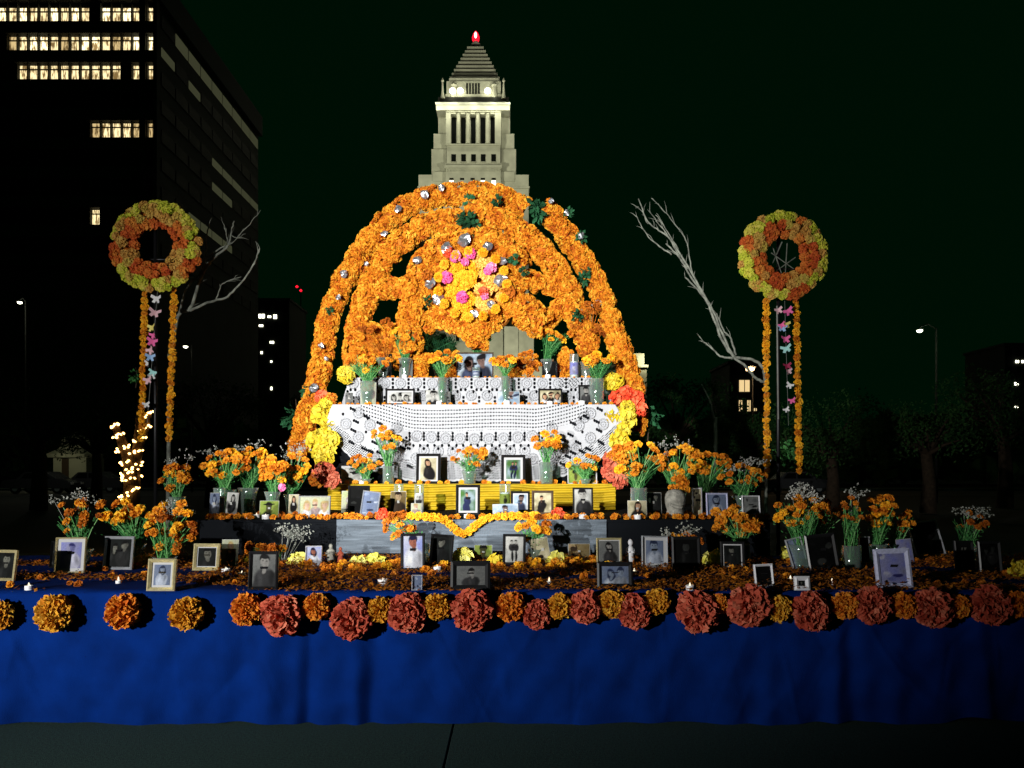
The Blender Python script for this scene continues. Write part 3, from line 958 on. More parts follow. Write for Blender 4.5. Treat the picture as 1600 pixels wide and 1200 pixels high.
def foil_mesh(rr):
    mb = MB(); n = 12
    vs = [(0, 0, .25)] + [(math.cos(i / n * 6.283) * rr.uniform(.75, 1.1), math.sin(i / n * 6.283) * rr.uniform(.75, 1.1), rr.uniform(-.3, .3)) for i in range(n)] \
        + [(math.cos(i / n * 6.283 + .2) * .55, math.sin(i / n * 6.283 + .2) * .55, rr.uniform(0, .45)) for i in range(n)]
    fs = [(0, 1 + n + i, 1 + n + (i + 1) % n) for i in range(n)] + [(1 + i, 1 + (i + 1) % n, 1 + n + (i + 1) % n, 1 + n + i) for i in range(n)]
    mb.add(vs, fs); mb.add([(v[0] * .9, v[1] * .9, v[2] - .35) for v in vs], fs)
    return mb


foils = [foil_mesh(ra).mesh('foil_flower', M['foil']) for _ in range(4)]
for (px, py, r, d_) in [(672, 442, 9, 9.28), (685, 467, 10, 9.28), (782, 437, 11, 9.28), (768, 475, 8, 9.28), (740, 490, 8, 9.28), (725, 374, 11, 9.27), (697, 387, 10, 9.28), (762, 385, 8, 9.28), (622, 326, 7, 9.6),
                        (690, 293, 6, 9.58), (663, 304, 8, 9.6), (600, 364, 6, 9.6), (537, 428, 7, 9.57), (528, 464, 5, 9.5), (502, 540, 5, 9.4), (510, 560, 4, 9.4), (908, 368, 6, 9.6), (886, 332, 5, 9.6), (861, 314, 5, 9.6),
                        (490, 606, 8, 9.27), (572, 412, 4, 9.4), (785, 408, 7, 9.3), (652, 406, 7, 9.3)]:
    link('foil_flower', foils[ra.randrange(4)], arch, W(px, py, d_) - aloc, face_rot((ra.uniform(-.4, .4), -1, ra.uniform(-.3, .3))), r / F * 9.4)


def leaf_cluster(n, r, rr, length=.5, wd=.18):
    mb = MB()
    for _ in range(n):
        d = Vector((rr.gauss(0, 1), rr.gauss(0, 1), rr.gauss(0, 1))).normalized()
        o = d * rr.uniform(0, r * .7); t = d.cross(Vector((rr.random(), rr.random(), rr.random()))).normalized() * wd * r
        e = o + d * length * r * rr.uniform(.7, 1.3) + Vector((0, 0, -.1 * r)); m_ = (o + e) / 2 + d.cross(t) * .4
        mb.add([o, m_ + t, e, m_ - t], [(0, 1, 2), (0, 2, 3)])
    return mb


for (px, py, r, d_) in [(733, 344, 15, 9.4), (740, 352, 12, 9.4), (724, 338, 10, 9.45), (838, 322, 14, 9.62), (842, 336, 11, 9.62), (802, 405, 9, 9.32), (818, 424, 7, 9.32), (887, 332, 8, 9.62), (908, 370, 9, 9.64), (912, 435, 9, 9.6), (916, 424, 7, 9.6),
                        (776, 316, 11, 9.6), (733, 312, 10, 9.62), (516, 485, 6, 9.55), (486, 608, 13, 9.35), (668, 470, 8, 9.3), (903, 492, 9, 9.4)]:
    leaf_cluster(26, r / F * 9.5, ra, .9, .3).build('leaf_sprig', M['dark_leaf'], arch, loc=W(px, py, d_) - aloc)

# ------------------------------------------------------------------ photographs and frames
def srgb(c):
    c = np.asarray(c, float) / 255
    return np.where(c < .04045, c / 12.92, ((c + .055) / 1.055) ** 2.4)


PAL = {  # background, clothes, skin, hair, second background
    'gray': ((150, 152, 150), (60, 60, 62), (175, 172, 168), (25, 25, 26), (110, 112, 112)),
    'lightgray': ((205, 206, 200), (40, 40, 42), (200, 198, 192), (20, 20, 20), (225, 225, 220)),
    'dark': ((18, 20, 20), (30, 32, 32), (130, 130, 120), (8, 8, 8), (30, 36, 34)),
    'black': ((5, 6, 6), (16, 17, 17), (58, 60, 58), (6, 6, 6), (10, 12, 11)),
    'lilac': ((195, 195, 240), (225, 225, 250), (150, 150, 215), (60, 60, 130), (140, 145, 220)),
    'bluegray': ((150, 165, 195), (200, 210, 230), (160, 175, 200), (50, 60, 90), (110, 125, 160)),
    'sepia': ((175, 155, 110), (60, 45, 30), (200, 170, 130), (40, 28, 20), (120, 100, 60)),
    'color': ((90, 140, 70), (40, 50, 90), (215, 165, 130), (40, 28, 20), (160, 180, 190)),
    'pale': ((225, 225, 205), (170, 150, 150), (230, 190, 165), (200, 175, 120), (190, 200, 150)),
    'green': ((190, 210, 100), (30, 35, 25), (90, 90, 50), (15, 16, 12), (120, 150, 60)),
    'cap': ((225, 228, 240), (235, 238, 250), (170, 105, 85), (25, 25, 60), (150, 160, 220)),
    'bluesky': ((175, 205, 235), (60, 70, 100), (150, 120, 110), (30, 25, 30), (215, 228, 240)),
    'warm': ((200, 190, 150), (30, 26, 26), (225, 175, 140), (35, 22, 15), (235, 225, 190)),
}


def paint(kind, pal, seed, n, m):
    """a small printed picture as colours on an n x m grid (u right, v up)"""
    bgc, cl, sk, ha, b2 = [srgb(c) for c in PAL[pal]]
    rg = np.random.default_rng(seed)
    U, Vv = np.meshgrid(np.linspace(-1, 1, n), np.linspace(0, 1, m))
    asp = m / n * 2
    V2 = Vv * asp
    sm = rg.normal(0, 1, (6, 6))
    iu = (U + 1) / 2 * 4.99; iv = Vv * 4.99
    i0 = iu.astype(int); j0 = iv.astype(int); fu = iu - i0; fv = iv - j0
    lo = sm[j0, i0] * (1 - fu) * (1 - fv) + sm[j0, np.minimum(i0 + 1, 5)] * fu * (1 - fv) + sm[np.minimum(j0 + 1, 5), i0] * (1 - fu) * fv + sm[np.minimum(j0 + 1, 5), np.minimum(i0 + 1, 5)] * fu * fv
    t = np.clip(.5 + .4 * lo, 0, 1)[..., None]
    img = bgc * (1 - t) + b2 * t

    sh_ = rg.uniform(-.18, .18); tl_ = rg.uniform(-.16, .16)

    def ell(cx, cy, rx, ry, c, soft=.38):
        nonlocal img
        d = ((U - cx - sh_ * .5 - tl_ * (V2 - asp * .5) + .06 * lo) / rx) ** 2 + ((V2 - cy + .05 * lo) / ry) ** 2
        a = np.clip((1 - d) / soft, 0, 1)[..., None]
        img = img * (1 - a) + np.asarray(c) * a

    def person(cx, s, top, hairlong=False, hat=False, clc=cl, body=1.0, skc=sk, hac=ha):
        hy = top - .30 * s
        ell(cx, hy - 1.0 * s * body, .62 * s, .78 * s, clc)
        if hairlong: ell(cx, hy - .12 * s, .36 * s, .52 * s, hac)
        ell(cx, hy + .13 * s, .265 * s, .27 * s, hac, .3)
        ell(cx, hy - .33 * s, .12 * s, .2 * s, skc * .8)
        ell(cx, hy - .04 * s, .225 * s, .29 * s, skc, .25)
        ell(cx + .1 * s, hy - .05 * s, .12 * s, .24 * s, skc * .72, .8)
        ell(cx, hy + .2 * s, .24 * s, .10 * s, hac, .5)
        for e in (-.09, .09): ell(cx + e * s, hy + .03 * s, .045 * s, .028 * s, hac * .8 + .01)
        ell(cx, hy - .06 * s, .03 * s, .06 * s, skc * .8)
        ell(cx, hy - .17 * s, .07 * s, .02 * s, skc * .78)
        ell(cx - .2 * s, hy - .75 * s, .16 * s, .4 * s, np.asarray(clc) * 1.35 + .01, .9)
        ell(cx + .3 * s, hy - .8 * s, .14 * s, .45 * s, np.asarray(clc) * .6, .9)
        if hat: ell(cx, hy + .24 * s, .5 * s, .09 * s, hac); ell(cx, hy + .32 * s, .27 * s, .16 * s, hac)
    if kind == 'portrait': person(rg.uniform(-.1, .1), 1.35, asp * .93, rg.random() < .4)
    elif kind == 'woman': person(0, 1.25, asp * .92, True)
    elif kind == 'close': person(.03, 1.9, asp * .99)
    elif kind == 'hat': person(0, 1.3, asp * .84, False, True)
    elif kind == 'couple': person(-.36, .98, asp * .84, True); person(.36, 1.02, asp * .92, False, False, cl * .6 + .02)
    elif kind == 'group':
        for k in range(3): person(-.58 + .58 * k, .8, asp * (.78 + .1 * (k % 2)), k % 2 == 0, False, srgb((235, 235, 238)) if k != 1 else cl)
    elif kind == 'standing':
        for cx in ((-.22, .22) if seed % 2 else (0,)):
            ell(cx, asp * .22, .16, asp * .24, cl * .5); person(cx, .62, asp * .86, False, False, cl)
    elif kind == 'seated':
        ell(-.2, asp * .12, .55, asp * .32, cl); person(0, .85, asp * .86)
    elif kind == 'scene':
        for k in range(7): ell(rg.uniform(-1, 1), rg.uniform(0, asp), rg.uniform(.15, .5), rg.uniform(.1, .35), [cl, sk, ha, b2, bgc][k % 5])
    lum = .82 + .30 * np.clip(lo, -1.2, 1.2) * .5 - .12 * U
    img = img * lum[..., None] * (1 + rg.normal(0, .10, img.shape[:2]))[..., None]
    return np.clip(img, 0, 1)


def print_mesh(w, h, kind, pal, seed):
    n = 32 if w <= h else 40
    m = max(10, int(n * h / w)); m = min(m, 50)
    img = paint(kind, pal, seed, n, m)
    xs = np.linspace(-w / 2, w / 2, n); zs = np.linspace(0, h, m)
    V = [(x, 0, z) for z in zs for x in xs]
    FF = [(j * n + i, j * n + i + 1, (j + 1) * n + i + 1, (j + 1) * n + i) for j in range(m - 1) for i in range(n - 1)]
    me = bpy.data.meshes.new('photo_print'); me.from_pydata(V, [], FF); me.materials.append(M['print'])
    ca = me.color_attributes.new('ink', 'FLOAT_COLOR', 'POINT')
    ca.data.foreach_set('color', np.concatenate([img, np.ones((m, n, 1))], -1).reshape(-1).tolist())
    return me


SEED = [100]


def frame(px, py, w, h, surf, style, kind, pal, label, D=None, lean=9, yaw=0, roll=0, border=None, mat_w=0.0, cat='picture frame', group=None):
    """px,py: centre in the photo; w,h: outer size in photo pixels; surf: height it stands on"""
    SEED[0] += 1
    bot = py + h / 2
    if D is None: D = depth_on(surf, bot)
    s = D / F; w *= s; h *= s
    card = style == 'card'
    o = empty('photo_card' if card else 'picture_frame', (WX(px, D), D, surf + .002), rad(yaw), label, 'photograph' if card else cat, group)
    rt_ = Euler((rad(-lean), rad(roll), 0))
    bw = border if border is not None else (max(.008, min(w, h) * .11))
    if card:
        q = MB(); q.box(-w / 2, w / 2, .0005, .0025, 0, h); c = q.build('backing', M['card'], o); c.rotation_euler = rt_
        p = link('print', print_mesh(w * .97, h * .97, kind, pal, SEED[0]), o); p.rotation_euler = rt_
        p.location = rt_.to_matrix() @ Vector((0, -.0006, h * .015))
        q = MB(); q.add([(-.01, .003, h * .6), (.01, .003, h * .6), (.012, .003 + h * .3, -.001), (-.012, .003 + h * .3, -.001)], [(0, 1, 2, 3)]); c = q.build('stand', M['card'], o)
        return o
    q = MB()
    T = .014   # moulding with a raised outer lip
    for (a, b_, c_, d_) in ((-w / 2, w / 2, 0, 'b'), (-w / 2, w / 2, h, 't')):
        sg = 1 if d_ == 'b' else -1
        z0 = c_
        pts = [(-w / 2, -T, z0), (w / 2, -T, z0), (w / 2 - bw * .45, -T * 1.5, z0 + sg * bw * .45), (-w / 2 + bw * .45, -T * 1.5, z0 + sg * bw * .45),
               (w / 2 - bw, -T * .6, z0 + sg * bw), (-w / 2 + bw, -T * .6, z0 + sg * bw), (-w / 2, .004, z0), (w / 2, .004, z0), (w / 2 - bw, 0, z0 + sg * bw), (-w / 2 + bw, 0, z0 + sg * bw)]
        q.add(pts, [(0, 1, 2, 3), (3, 2, 4, 5), (6, 7, 1, 0), (5, 4, 8, 9)])
    for sg, xx in ((1, -w / 2), (-1, w / 2)):
        pts = [(xx, -T, 0), (xx, -T, h), (xx + sg * bw * .45, -T * 1.5, h - bw * .45), (xx + sg * bw * .45, -T * 1.5, bw * .45), (xx + sg * bw, -T * .6, h - bw), (xx + sg * bw, -T * .6, bw),
               (xx, .004, 0), (xx, .004, h), (xx + sg * bw, 0, h - bw), (xx + sg * bw, 0, bw)]
        q.add(pts, [(0, 1, 2, 3), (3, 2, 4, 5), (6, 7, 1, 0), (5, 4, 8, 9)])
    st = {'black': 'black_wood', 'gilt': 'gilt', 'silver': 'silver', 'white': 'white_paint', 'lilac': 'lilac', 'brown': 'dark_wood'}[style]
    f = q.build('moulding', M[st], o); f.rotation_euler = rt_
    q = MB(); q.box(-w / 2 + .002, w / 2 - .002, .004, .007, .002, h - .002); f = q.build('back_board', M['black_wood'], o); f.rotation_euler = rt_
    iw, ih = w - 2 * bw, h - 2 * bw
    if mat_w > 0:
        q = MB(); q.box(-iw / 2, iw / 2, -.002, .0, bw, h - bw); f = q.build('mount', M['mount'], o); f.rotation_euler = rt_
        mw = mat_w * min(iw, ih); iw -= 2 * mw; ih -= 2 * mw
    p = link('print', print_mesh(iw, ih, kind, pal, SEED[0]), o); p.rotation_euler = rt_
    p.location = rt_.to_matrix() @ Vector((0, -.0028, (h - ih) / 2))
    q = MB(); q.add([(-.02, .008, h * .6), (.02, .008, h * .6), (.03, .008 + h * .34, 0), (-.03, .008 + h * .34, 0)], [(0, 1, 2, 3)]); q.build('stand', M['black_wood'], o)
    return o


# platform
fr = frame
fr(6, 884, 40, 48, DECK, 'gilt', 'close', 'dark', 'gilt framed photo cut by the left edge of the picture', yaw=-10)
fr(88, 882, 20, 42, DECK, 'black', 'scene', 'black', 'dark narrow frame half hidden behind the lilac portrait', D=5.9)
fr(109, 890, 46, 56, DECK, 'gilt', 'portrait', 'lilac', 'thin gilt frame with lilac tinted portrait of a person in a white blouse', D=5.6, mat_w=.12, border=.012, yaw=6)
fr(184, 885, 48, 52, DECK, 'silver', 'couple', 'dark', 'dark framed photo of a couple left of the yellow flower', D=5.8, border=.02, yaw=-4)
fr(252, 899, 44, 50, DECK, 'gilt', 'woman', 'bluegray', 'cream gilt frame with blue grey picture of a long haired woman', mat_w=.1, border=.022)
fr(322, 884, 42, 42, DECK, 'gilt', 'close', 'dark', 'cream gilt frame with small oval-faced dark portrait', D=5.75, mat_w=.05, border=.024, yaw=-3)
fr(358, 877, 26, 42, DECK, 'card', 'woman', 'pale', 'unframed pale photo of a smiling fair haired woman beside the cream frame', D=6.0)
fr(411, 892, 46, 60, DECK, 'black', 'close', 'gray', 'tall black frame with grey portrait of a bearded man', yaw=2)
fr(490, 887, 26, 32, DECK, 'white', 'portrait', 'cap', 'small white bordered photo of a person in a dark cap by the yellow flower', D=6.0, border=.008)
fr(645, 885, 38, 58, DECK, 'black', 'close', 'cap', 'tall black frame with photo of an older man in a dark cap', yaw=8, D=5.75)
fr(652, 911, 17, 24, DECK, 'white', 'scene', 'bluegray', 'tiny white rimmed picture leaning in front of the man in the cap', border=.006)
fr(688, 872, 36, 50, DECK, 'black', 'portrait', 'dark', 'black frame with dark portrait of a person wearing a black hood', D=6.0, roll=4)
fr(735, 900, 62, 46, DECK, 'black', 'seated', 'gray', 'wide black frame with grey photo of a seated man, front and centre', border=.032)
fr(755, 864, 28, 24, DECK, 'card', 'close', 'green', 'small unframed greenish portrait behind the wide black frame', D=6.4)
fr(803, 874, 36, 48, DECK, 'black', 'standing', 'lightgray', 'black frame with photo of a bride in white', D=6.1, yaw=-8)
fr(848, 874, 28, 40, DECK, 'card', 'scene', 'warm', 'tilted unframed sepia photo leaning beside the bride', D=6.2, roll=-10)
fr(905, 874, 34, 26, DECK, 'card', 'scene', 'sepia', 'pale card picture standing behind marigold heads right of centre', D=6.4)
fr(952, 873, 40, 42, DECK, 'gilt', 'woman', 'gray', 'silver gilt frame with long haired woman behind the silhouette picture', D=6.1, border=.016, mat_w=.04)
fr(961, 899, 56, 40, DECK, 'black', 'couple', 'bluegray', 'wide black frame with two dark silhouetted heads', border=.026)
fr(1023, 880, 42, 50, DECK, 'silver', 'close', 'bluegray', 'silver frame with blue grey drawing of a face', D=5.9, mat_w=.12, border=.012, yaw=6, roll=2)
fr(1073, 889, 45, 56, DECK, 'black', 'portrait', 'black', 'nearly black framed picture right of the silver framed drawing', D=5.65)
fr(1145, 884, 38, 44, DECK, 'black', 'portrait', 'dark', 'black frame with inner white line and dark seated man', D=5.8, mat_w=.06, yaw=-5)
fr(1160, 868, 24, 28, DECK, 'lilac', 'scene', 'lilac', 'small lilac picture behind the black frame with the white line', D=6.3)
fr(1195, 900, 30, 36, DECK, 'white', 'scene', 'black', 'small white posted frame with an almost black picture', border=.014, roll=-3)
fr(1252, 884, 26, 48, DECK, 'silver', 'scene', 'bluegray', 'tilted silver edged frame leaning left on the dark frame', D=5.9, roll=-14)
fr(1288, 882, 48, 56, DECK, 'black', 'scene', 'black', 'large tilted black frame with a dark print beside the tall glass', D=5.8, roll=-6)
fr(1285, 842, 26, 28, DECK, 'gilt', 'scene', 'dark', 'small gold frame showing among the right side marigolds', D=6.45, lean=14)
fr(1253, 912, 24, 22, DECK, 'white', 'portrait', 'dark', 'tiny square white frame in front of the large tilted frame', border=.026)
fr(1398, 889, 54, 62, DECK, 'lilac', 'scene', 'lilac', 'large lilac white frame with a blue drawing at the right', border=.03, roll=-3, yaw=-6)
fr(1417, 866, 24, 38, DECK, 'card', 'scene', 'lilac', 'plain pale lilac card behind the large lilac frame', D=6.2, roll=-5)
fr(1352, 868, 18, 42, DECK, 'silver', 'scene', 'black', 'narrow silver edged dark picture left of the large lilac frame', D=6.2)
fr(1455, 832, 46, 56, DECK, 'silver', 'scene', 'dark', 'tall backward leaning dark picture between two silver posts', D=6.7, lean=16, roll=-9, border=.012)
fr(1508, 888, 30, 48, DECK, 'black', 'standing', 'dark', 'dark picture with a pale standing figure near the right end', D=5.7)
fr(1548, 890, 36, 50, DECK, 'black', 'couple', 'black', 'very dark framed picture at the far right end of the platform', D=5.6)
# second step
fr(334, 788, 15, 38, T2, 'card', 'portrait', 'bluegray', 'narrow blue grey photo at the left end of the second step', D=7.15)
fr(360, 786, 18, 38, T2, 'card', 'woman', 'lightgray', 'narrow black and white photo of a dark haired woman beside the candle', D=7.2, roll=4)
fr(420, 794, 30, 26, T2, 'card', 'hat', 'green', 'small yellow green photo of a dark hat on the second step', D=7.1)
fr(458, 787, 16, 34, T2, 'card', 'woman', 'warm', 'narrow warm photo of a woman left of the silver frame', D=7.3)
fr(491, 791, 50, 34, T2, 'silver', 'group', 'pale', 'wide silver frame with people in white shirts', D=7.05, border=.012)
fr(543, 780, 20, 34, T2, 'card', 'standing', 'pale', 'small pale green photo in front of the yellow cloth', D=7.9)
fr(560, 786, 34, 44, T2, 'black', 'scene', 'black', 'black frame standing behind the tilted silver one', D=7.7)
fr(576, 790, 28, 40, T2, 'silver', 'scene', 'bluegray', 'tilted silver frame with a pale blue drawing', D=7.2, roll=7, border=.012)
fr(622, 786, 24, 36, T2, 'card', 'close', 'sepia', 'unframed photo of a bald man in a dark suit', D=7.6)
fr(650, 792, 16, 20, T2, 'card', 'close', 'pale', 'little photo of a child with fair hair below the label candle', D=7.3)
fr(731, 780, 38, 48, T2, 'black', 'seated', 'color', 'black frame with a person hugging knees, centre of second step', D=7.4, mat_w=.1)
fr(790, 792, 40, 20, T2, 'card', 'seated', 'bluesky', 'wide light blue photo lying in front of the framed baby picture', D=7.2, roll=-2)
fr(813, 786, 30, 36, T2, 'black', 'close', 'bluesky', 'black frame with pale blue picture behind the wide blue photo', D=7.6, mat_w=.08)
fr(848, 783, 34, 38, T2, 'brown', 'seated', 'warm', 'brown frame with round pale vignette of a seated person', D=7.5)
fr(911, 788, 32, 44, T2, 'black', 'close', 'lightgray', 'black frame with black and white portrait of a dark haired young man', D=7.35, border=.016)
fr(996, 797, 30, 28, T2, 'card', 'woman', 'warm', 'warm photo of a dark haired woman at the front of the second step', D=6.95)
fr(1021, 780, 26, 34, T2, 'card', 'couple', 'dark', 'dark photo behind the bouquet glass right of the woman photo', D=7.6)
fr(1090, 785, 16, 44, T2, 'white', 'scene', 'warm', 'narrow pinkish picture seen at an angle beside the stone figure', D=7.3, yaw=-25, roll=-3)
fr(1121, 791, 34, 38, T2, 'lilac', 'woman', 'bluegray', 'pale blue frame with portrait of a curly haired woman', D=7.1, border=.014)
fr(1174, 789, 28, 34, T2, 'white', 'scene', 'gray', 'white topped frame with green grey picture at the right end', D=7.1, border=.010)
# third step
fr(549, 740, 40, 32, T3, 'black', 'scene', 'lightgray', 'black frame with white mount behind the left lace vase', D=8.62, mat_w=.12)
fr(669, 733, 38, 48, T3, 'black', 'portrait', 'warm', 'black frame with woman in pink before the lace, left of centre', D=8.6, mat_w=.08)
fr(802, 735, 38, 46, T3, 'black', 'standing', 'color', 'black frame with two people in blue before the lace, right of centre', D=8.6, mat_w=.12)
fr(910, 741, 46, 30, T3, 'white', 'scene', 'green', 'white rimmed picture behind the small right bouquet', D=8.62, border=.012)
# middle shelf
fr(575, 614, 24, 36, SH1, 'card', 'couple', 'pale', 'coloured photo of a couple in blue and cream at the left of the middle shelf', D=8.98)
fr(625, 619, 46, 26, SH1, 'black', 'group', 'lightgray', 'wide black frame with white mount on the middle shelf', D=9.02, mat_w=.12)
fr(677, 621, 24, 24, SH1, 'card', 'close', 'lightgray', 'small black and white portrait left of the little dark photo', D=9.0)
fr(697, 621, 14, 22, SH1, 'card', 'scene', 'gray', 'little dark photo standing beside the black and white portrait', D=9.05, yaw=12)
fr(795, 621, 34, 22, SH1, 'card', 'scene', 'bluesky', 'small sky blue photo on the middle shelf', D=9.0)
fr(860, 620, 38, 26, SH1, 'black', 'group', 'warm', 'black frame with yellowed group photo on the middle shelf', D=9.0)
fr(916, 616, 24, 32, SH1, 'black', 'close', 'gray', 'dark grey portrait frame at the right of the middle shelf', D=9.0)
fr(545, 622, 12, 20, SH1, 'card', 'scene', 'gray', 'tiny photo at the extreme left of the middle shelf', D=9.0)
# top shelf
fr(742, 571, 58, 42, SH2, 'brown', 'couple', 'bluesky', 'wide framed photo with pink and blue at the centre of the top shelf', D=9.42, border=.016)
fr(603, 570, 18, 40, SH2, 'black', 'standing', 'dark', 'dark upright photo of a standing person on the top shelf', D=9.45)
fr(634, 574, 20, 32, SH2, 'card', 'standing', 'gray', 'small photo of a dark dressed person on the top shelf', D=9.42)
fr(859, 577, 24, 28, SH2, 'black', 'scene', 'black', 'black picture in front of the green stems on the top shelf', D=9.42)

# ------------------------------------------------------------------ candles
def votive(px, bot, h, w, surf, D, label, pal='bluegray'):
    s = D / F; o = empty('votive_candle', (WX(px, D), D, surf + .001), 0, label, 'candle')
    r = w * s / 2; H = h * s
    b = MB(); b.lathe([(r * .95, 0), (r, .01), (r, H * .96), (r * 1.04, H), (r * .93, H), (r * .9, H * .95)], 16); b.build('glass', M['glass'], o, True)
    b = MB(); b.lathe([(r * .86, .006), (r * .86, H * .7), (.0, H * .7)], 14); b.build('wax', M['wax'], o, True)
    n, m = 12, 14; SEED[0] += 1
    img = paint('standing', pal, SEED[0], n, m)
    V = []; FF = []
    for j in range(m):
        for i in range(n):
            a = rad(-160 + 140 * i / (n - 1)); V.append((math.cos(a) * r * 1.02, math.sin(a) * r * 1.02, H * (.15 + .5 * j / (m - 1))))
    for j in range(m - 1):
        for i in range(n - 1):
            a = j * n + i; FF.append((a, a + 1, a + n + 1, a + n))
    me = bpy.data.meshes.new('label'); me.from_pydata(V, [], FF); me.materials.append(M['print'])
    ca = me.color_attributes.new('ink', 'FLOAT_COLOR', 'POINT'); ca.data.foreach_set('color', np.concatenate([img, np.ones((m, n, 1))], -1).reshape(-1).tolist())
    link('label', me, o)


votive(343, 805, 44, 18, T2, 7.3, 'tall glass candle with blue label at the left of the second step')
votive(623, 800, 44, 15, T2, 8.0, 'glass candle rising behind the bald man photo', 'warm')
votive(655, 800, 46, 15, T2, 7.7, 'glass candle with pale round label left of centre', 'lightgray')
votive(789, 800, 44, 17, T2, 8.0, 'glass candle with green label right of the centre frame', 'green')
votive(852, 757, 30, 18, T3, 8.75, 'short wide glass candle behind the tall right lace bouquet', 'lightgray')
votive(897, 592, 38, 14, SH2, 9.42, 'tall glass candle with lilac label on the top shelf', 'lilac')
votive(744, 592, 16, 12, SH2, 9.33, 'small clear glass in front of the big top shelf photo', 'bluegray')


def tealight(px, bot, surf, D=None, label='', s_=1.0):
    D = D or depth_on(surf, bot)
    o = empty('tea_light', (WX(px, D), D, surf + .001), 0, label, 'candle', 'white tea lights on the altar')
    r = .021 * s_
    b = MB(); b.lathe([(r, 0), (r, .024 * s_), (r * .88, .024 * s_), (r * .85, .018 * s_), (0, .018 * s_)], 14); b.build('cup', M['wax'], o)
    b = MB(); b.lathe([(.0035, .018), (.0065, .026), (.004, .038), (.0005, .046)], 8); b.build('flame', M['flame'], o)


for (px, bot, sf, D, lb, k) in [(45, 934, DECK, 4.83, 'tea light on bare blue cloth at the far left of the platform', 1.1), (598, 914, DECK, None, 'tea light among fallen petals left of the small white rimmed picture', 1.5),
                             (353, 896, DECK, None, 'tea light in front of the unframed fair haired photo', 1.4), (378, 902, DECK, None, 'tea light left of the tall black bearded man frame', 1.3), (683, 893, DECK, None, 'tea light below the hooded person frame', 1.4),
                             (1235, 910, DECK, None, 'tea light beside the tiny square white frame', 1), (1078, 922, DECK, None, 'tea light at the foot of the nearly black frame', 1.2), (1300, 915, DECK, None, 'dim tea light below the large tilted frame', 1.1),
                             (858, 913, DECK, None, 'tea light on petals right of the wide centre frame', .8), (938, 896, DECK, None, 'tea light left of the silhouette frame', 1.0), (991, 898, DECK, None, 'tea light between silhouette frame and silver frame', 1.1), (185, 912, DECK, None, 'tea light below the dark couple frame', .8),
                             (390, 808, T2, 6.95, 'tea light at the left of the second step', 1.4), (415, 812, T2, 6.86, 'tea light below the dark hat photo', 1.5), (730, 803, T2, 7.0, 'tea light at the foot of the centre frame', 1.4), (911, 810, T2, 6.9, 'tea light at the foot of the dark haired man frame', 1.6),
                             (996, 812, T2, 6.86, 'tea light before the dark haired woman photo', 1.5), (401, 804, T2, 7.05, 'tea light standing between two marigold heads on the second step', 1.2),
                             (792, 632, SH1, 8.95, 'tea light on the shelf edge before the sky blue photo', 1.8), (859, 632, SH1, 8.95, 'tea light on the shelf edge before the yellowed group photo', 1.6), (909, 632, SH1, 8.95, 'tea light on the shelf edge below the dark grey portrait', 1.8),
                             (686, 632, SH1, 8.95, 'tea light on the shelf edge between the two small portraits', 1.5), (632, 592, SH2, 9.35, 'tea light on the top shelf left', 1.5), (856, 592, SH2, 9.35, 'tea light on the top shelf before the black picture', 1.6),
                             (565, 757, T3, 8.5, 'tea light on the third step beside the left bouquet', 1.3)]:
    tealight(px, bot, sf, D, lb, k)


# ------------------------------------------------------------------ bouquets
def vase(loc, r, h, label, style='flare'):
    o = empty('glass_vase', loc, 0, label, 'vase')
    if style == 'flare':
        pr = [(r * .7, 0), (r * .72, .01), (r * .7, h * .3), (r * .85, h * .75), (r * 1.1, h), (r * 1.05, h), (r * .78, h * .7), (r * .62, .02)]
    elif style == 'jar':
        pr = [(r, 0), (r * 1.03, h * .1), (r, h * .75), (r * .8, h * .9), (r * .85, h), (r * .8, h), (r * .9, h * .7), (r * .9, .02)]
    else:
        pr = [(r, 0), (r, h), (r * .95, h), (r * .93, .02)]
    b = MB(); b.lathe(pr, 18); b.build('glass', M['glass'], o, True)
    wr = pr[2][0] * .88
    b = MB(); b.lathe([(wr, .015), (wr, h * .55), (0, h * .55)], 14); b.build('water', M['water'], o, True)
    return o


def gyp(mb, c, r, n, rr):
    for _ in range(n):
        d = Vector((rr.gauss(0, .7), rr.gauss(0, .5), abs(rr.gauss(0, .7)))); p = c + d * r
        for _k in range(3):
            t = Vector((rr.uniform(-1, 1), rr.uniform(-1, 1), rr.uniform(-1, 1))).normalized() * .0075; u = t.cross(Vector((rr.random(), 1, rr.random()))).normalized() * .0075
            q = p + Vector((rr.uniform(-1, 1), rr.uniform(-1, 1), rr.uniform(-1, 1))) * .013
            mb.add([q - t, q + u, q + t, q - u], [(0, 1, 2, 3)])


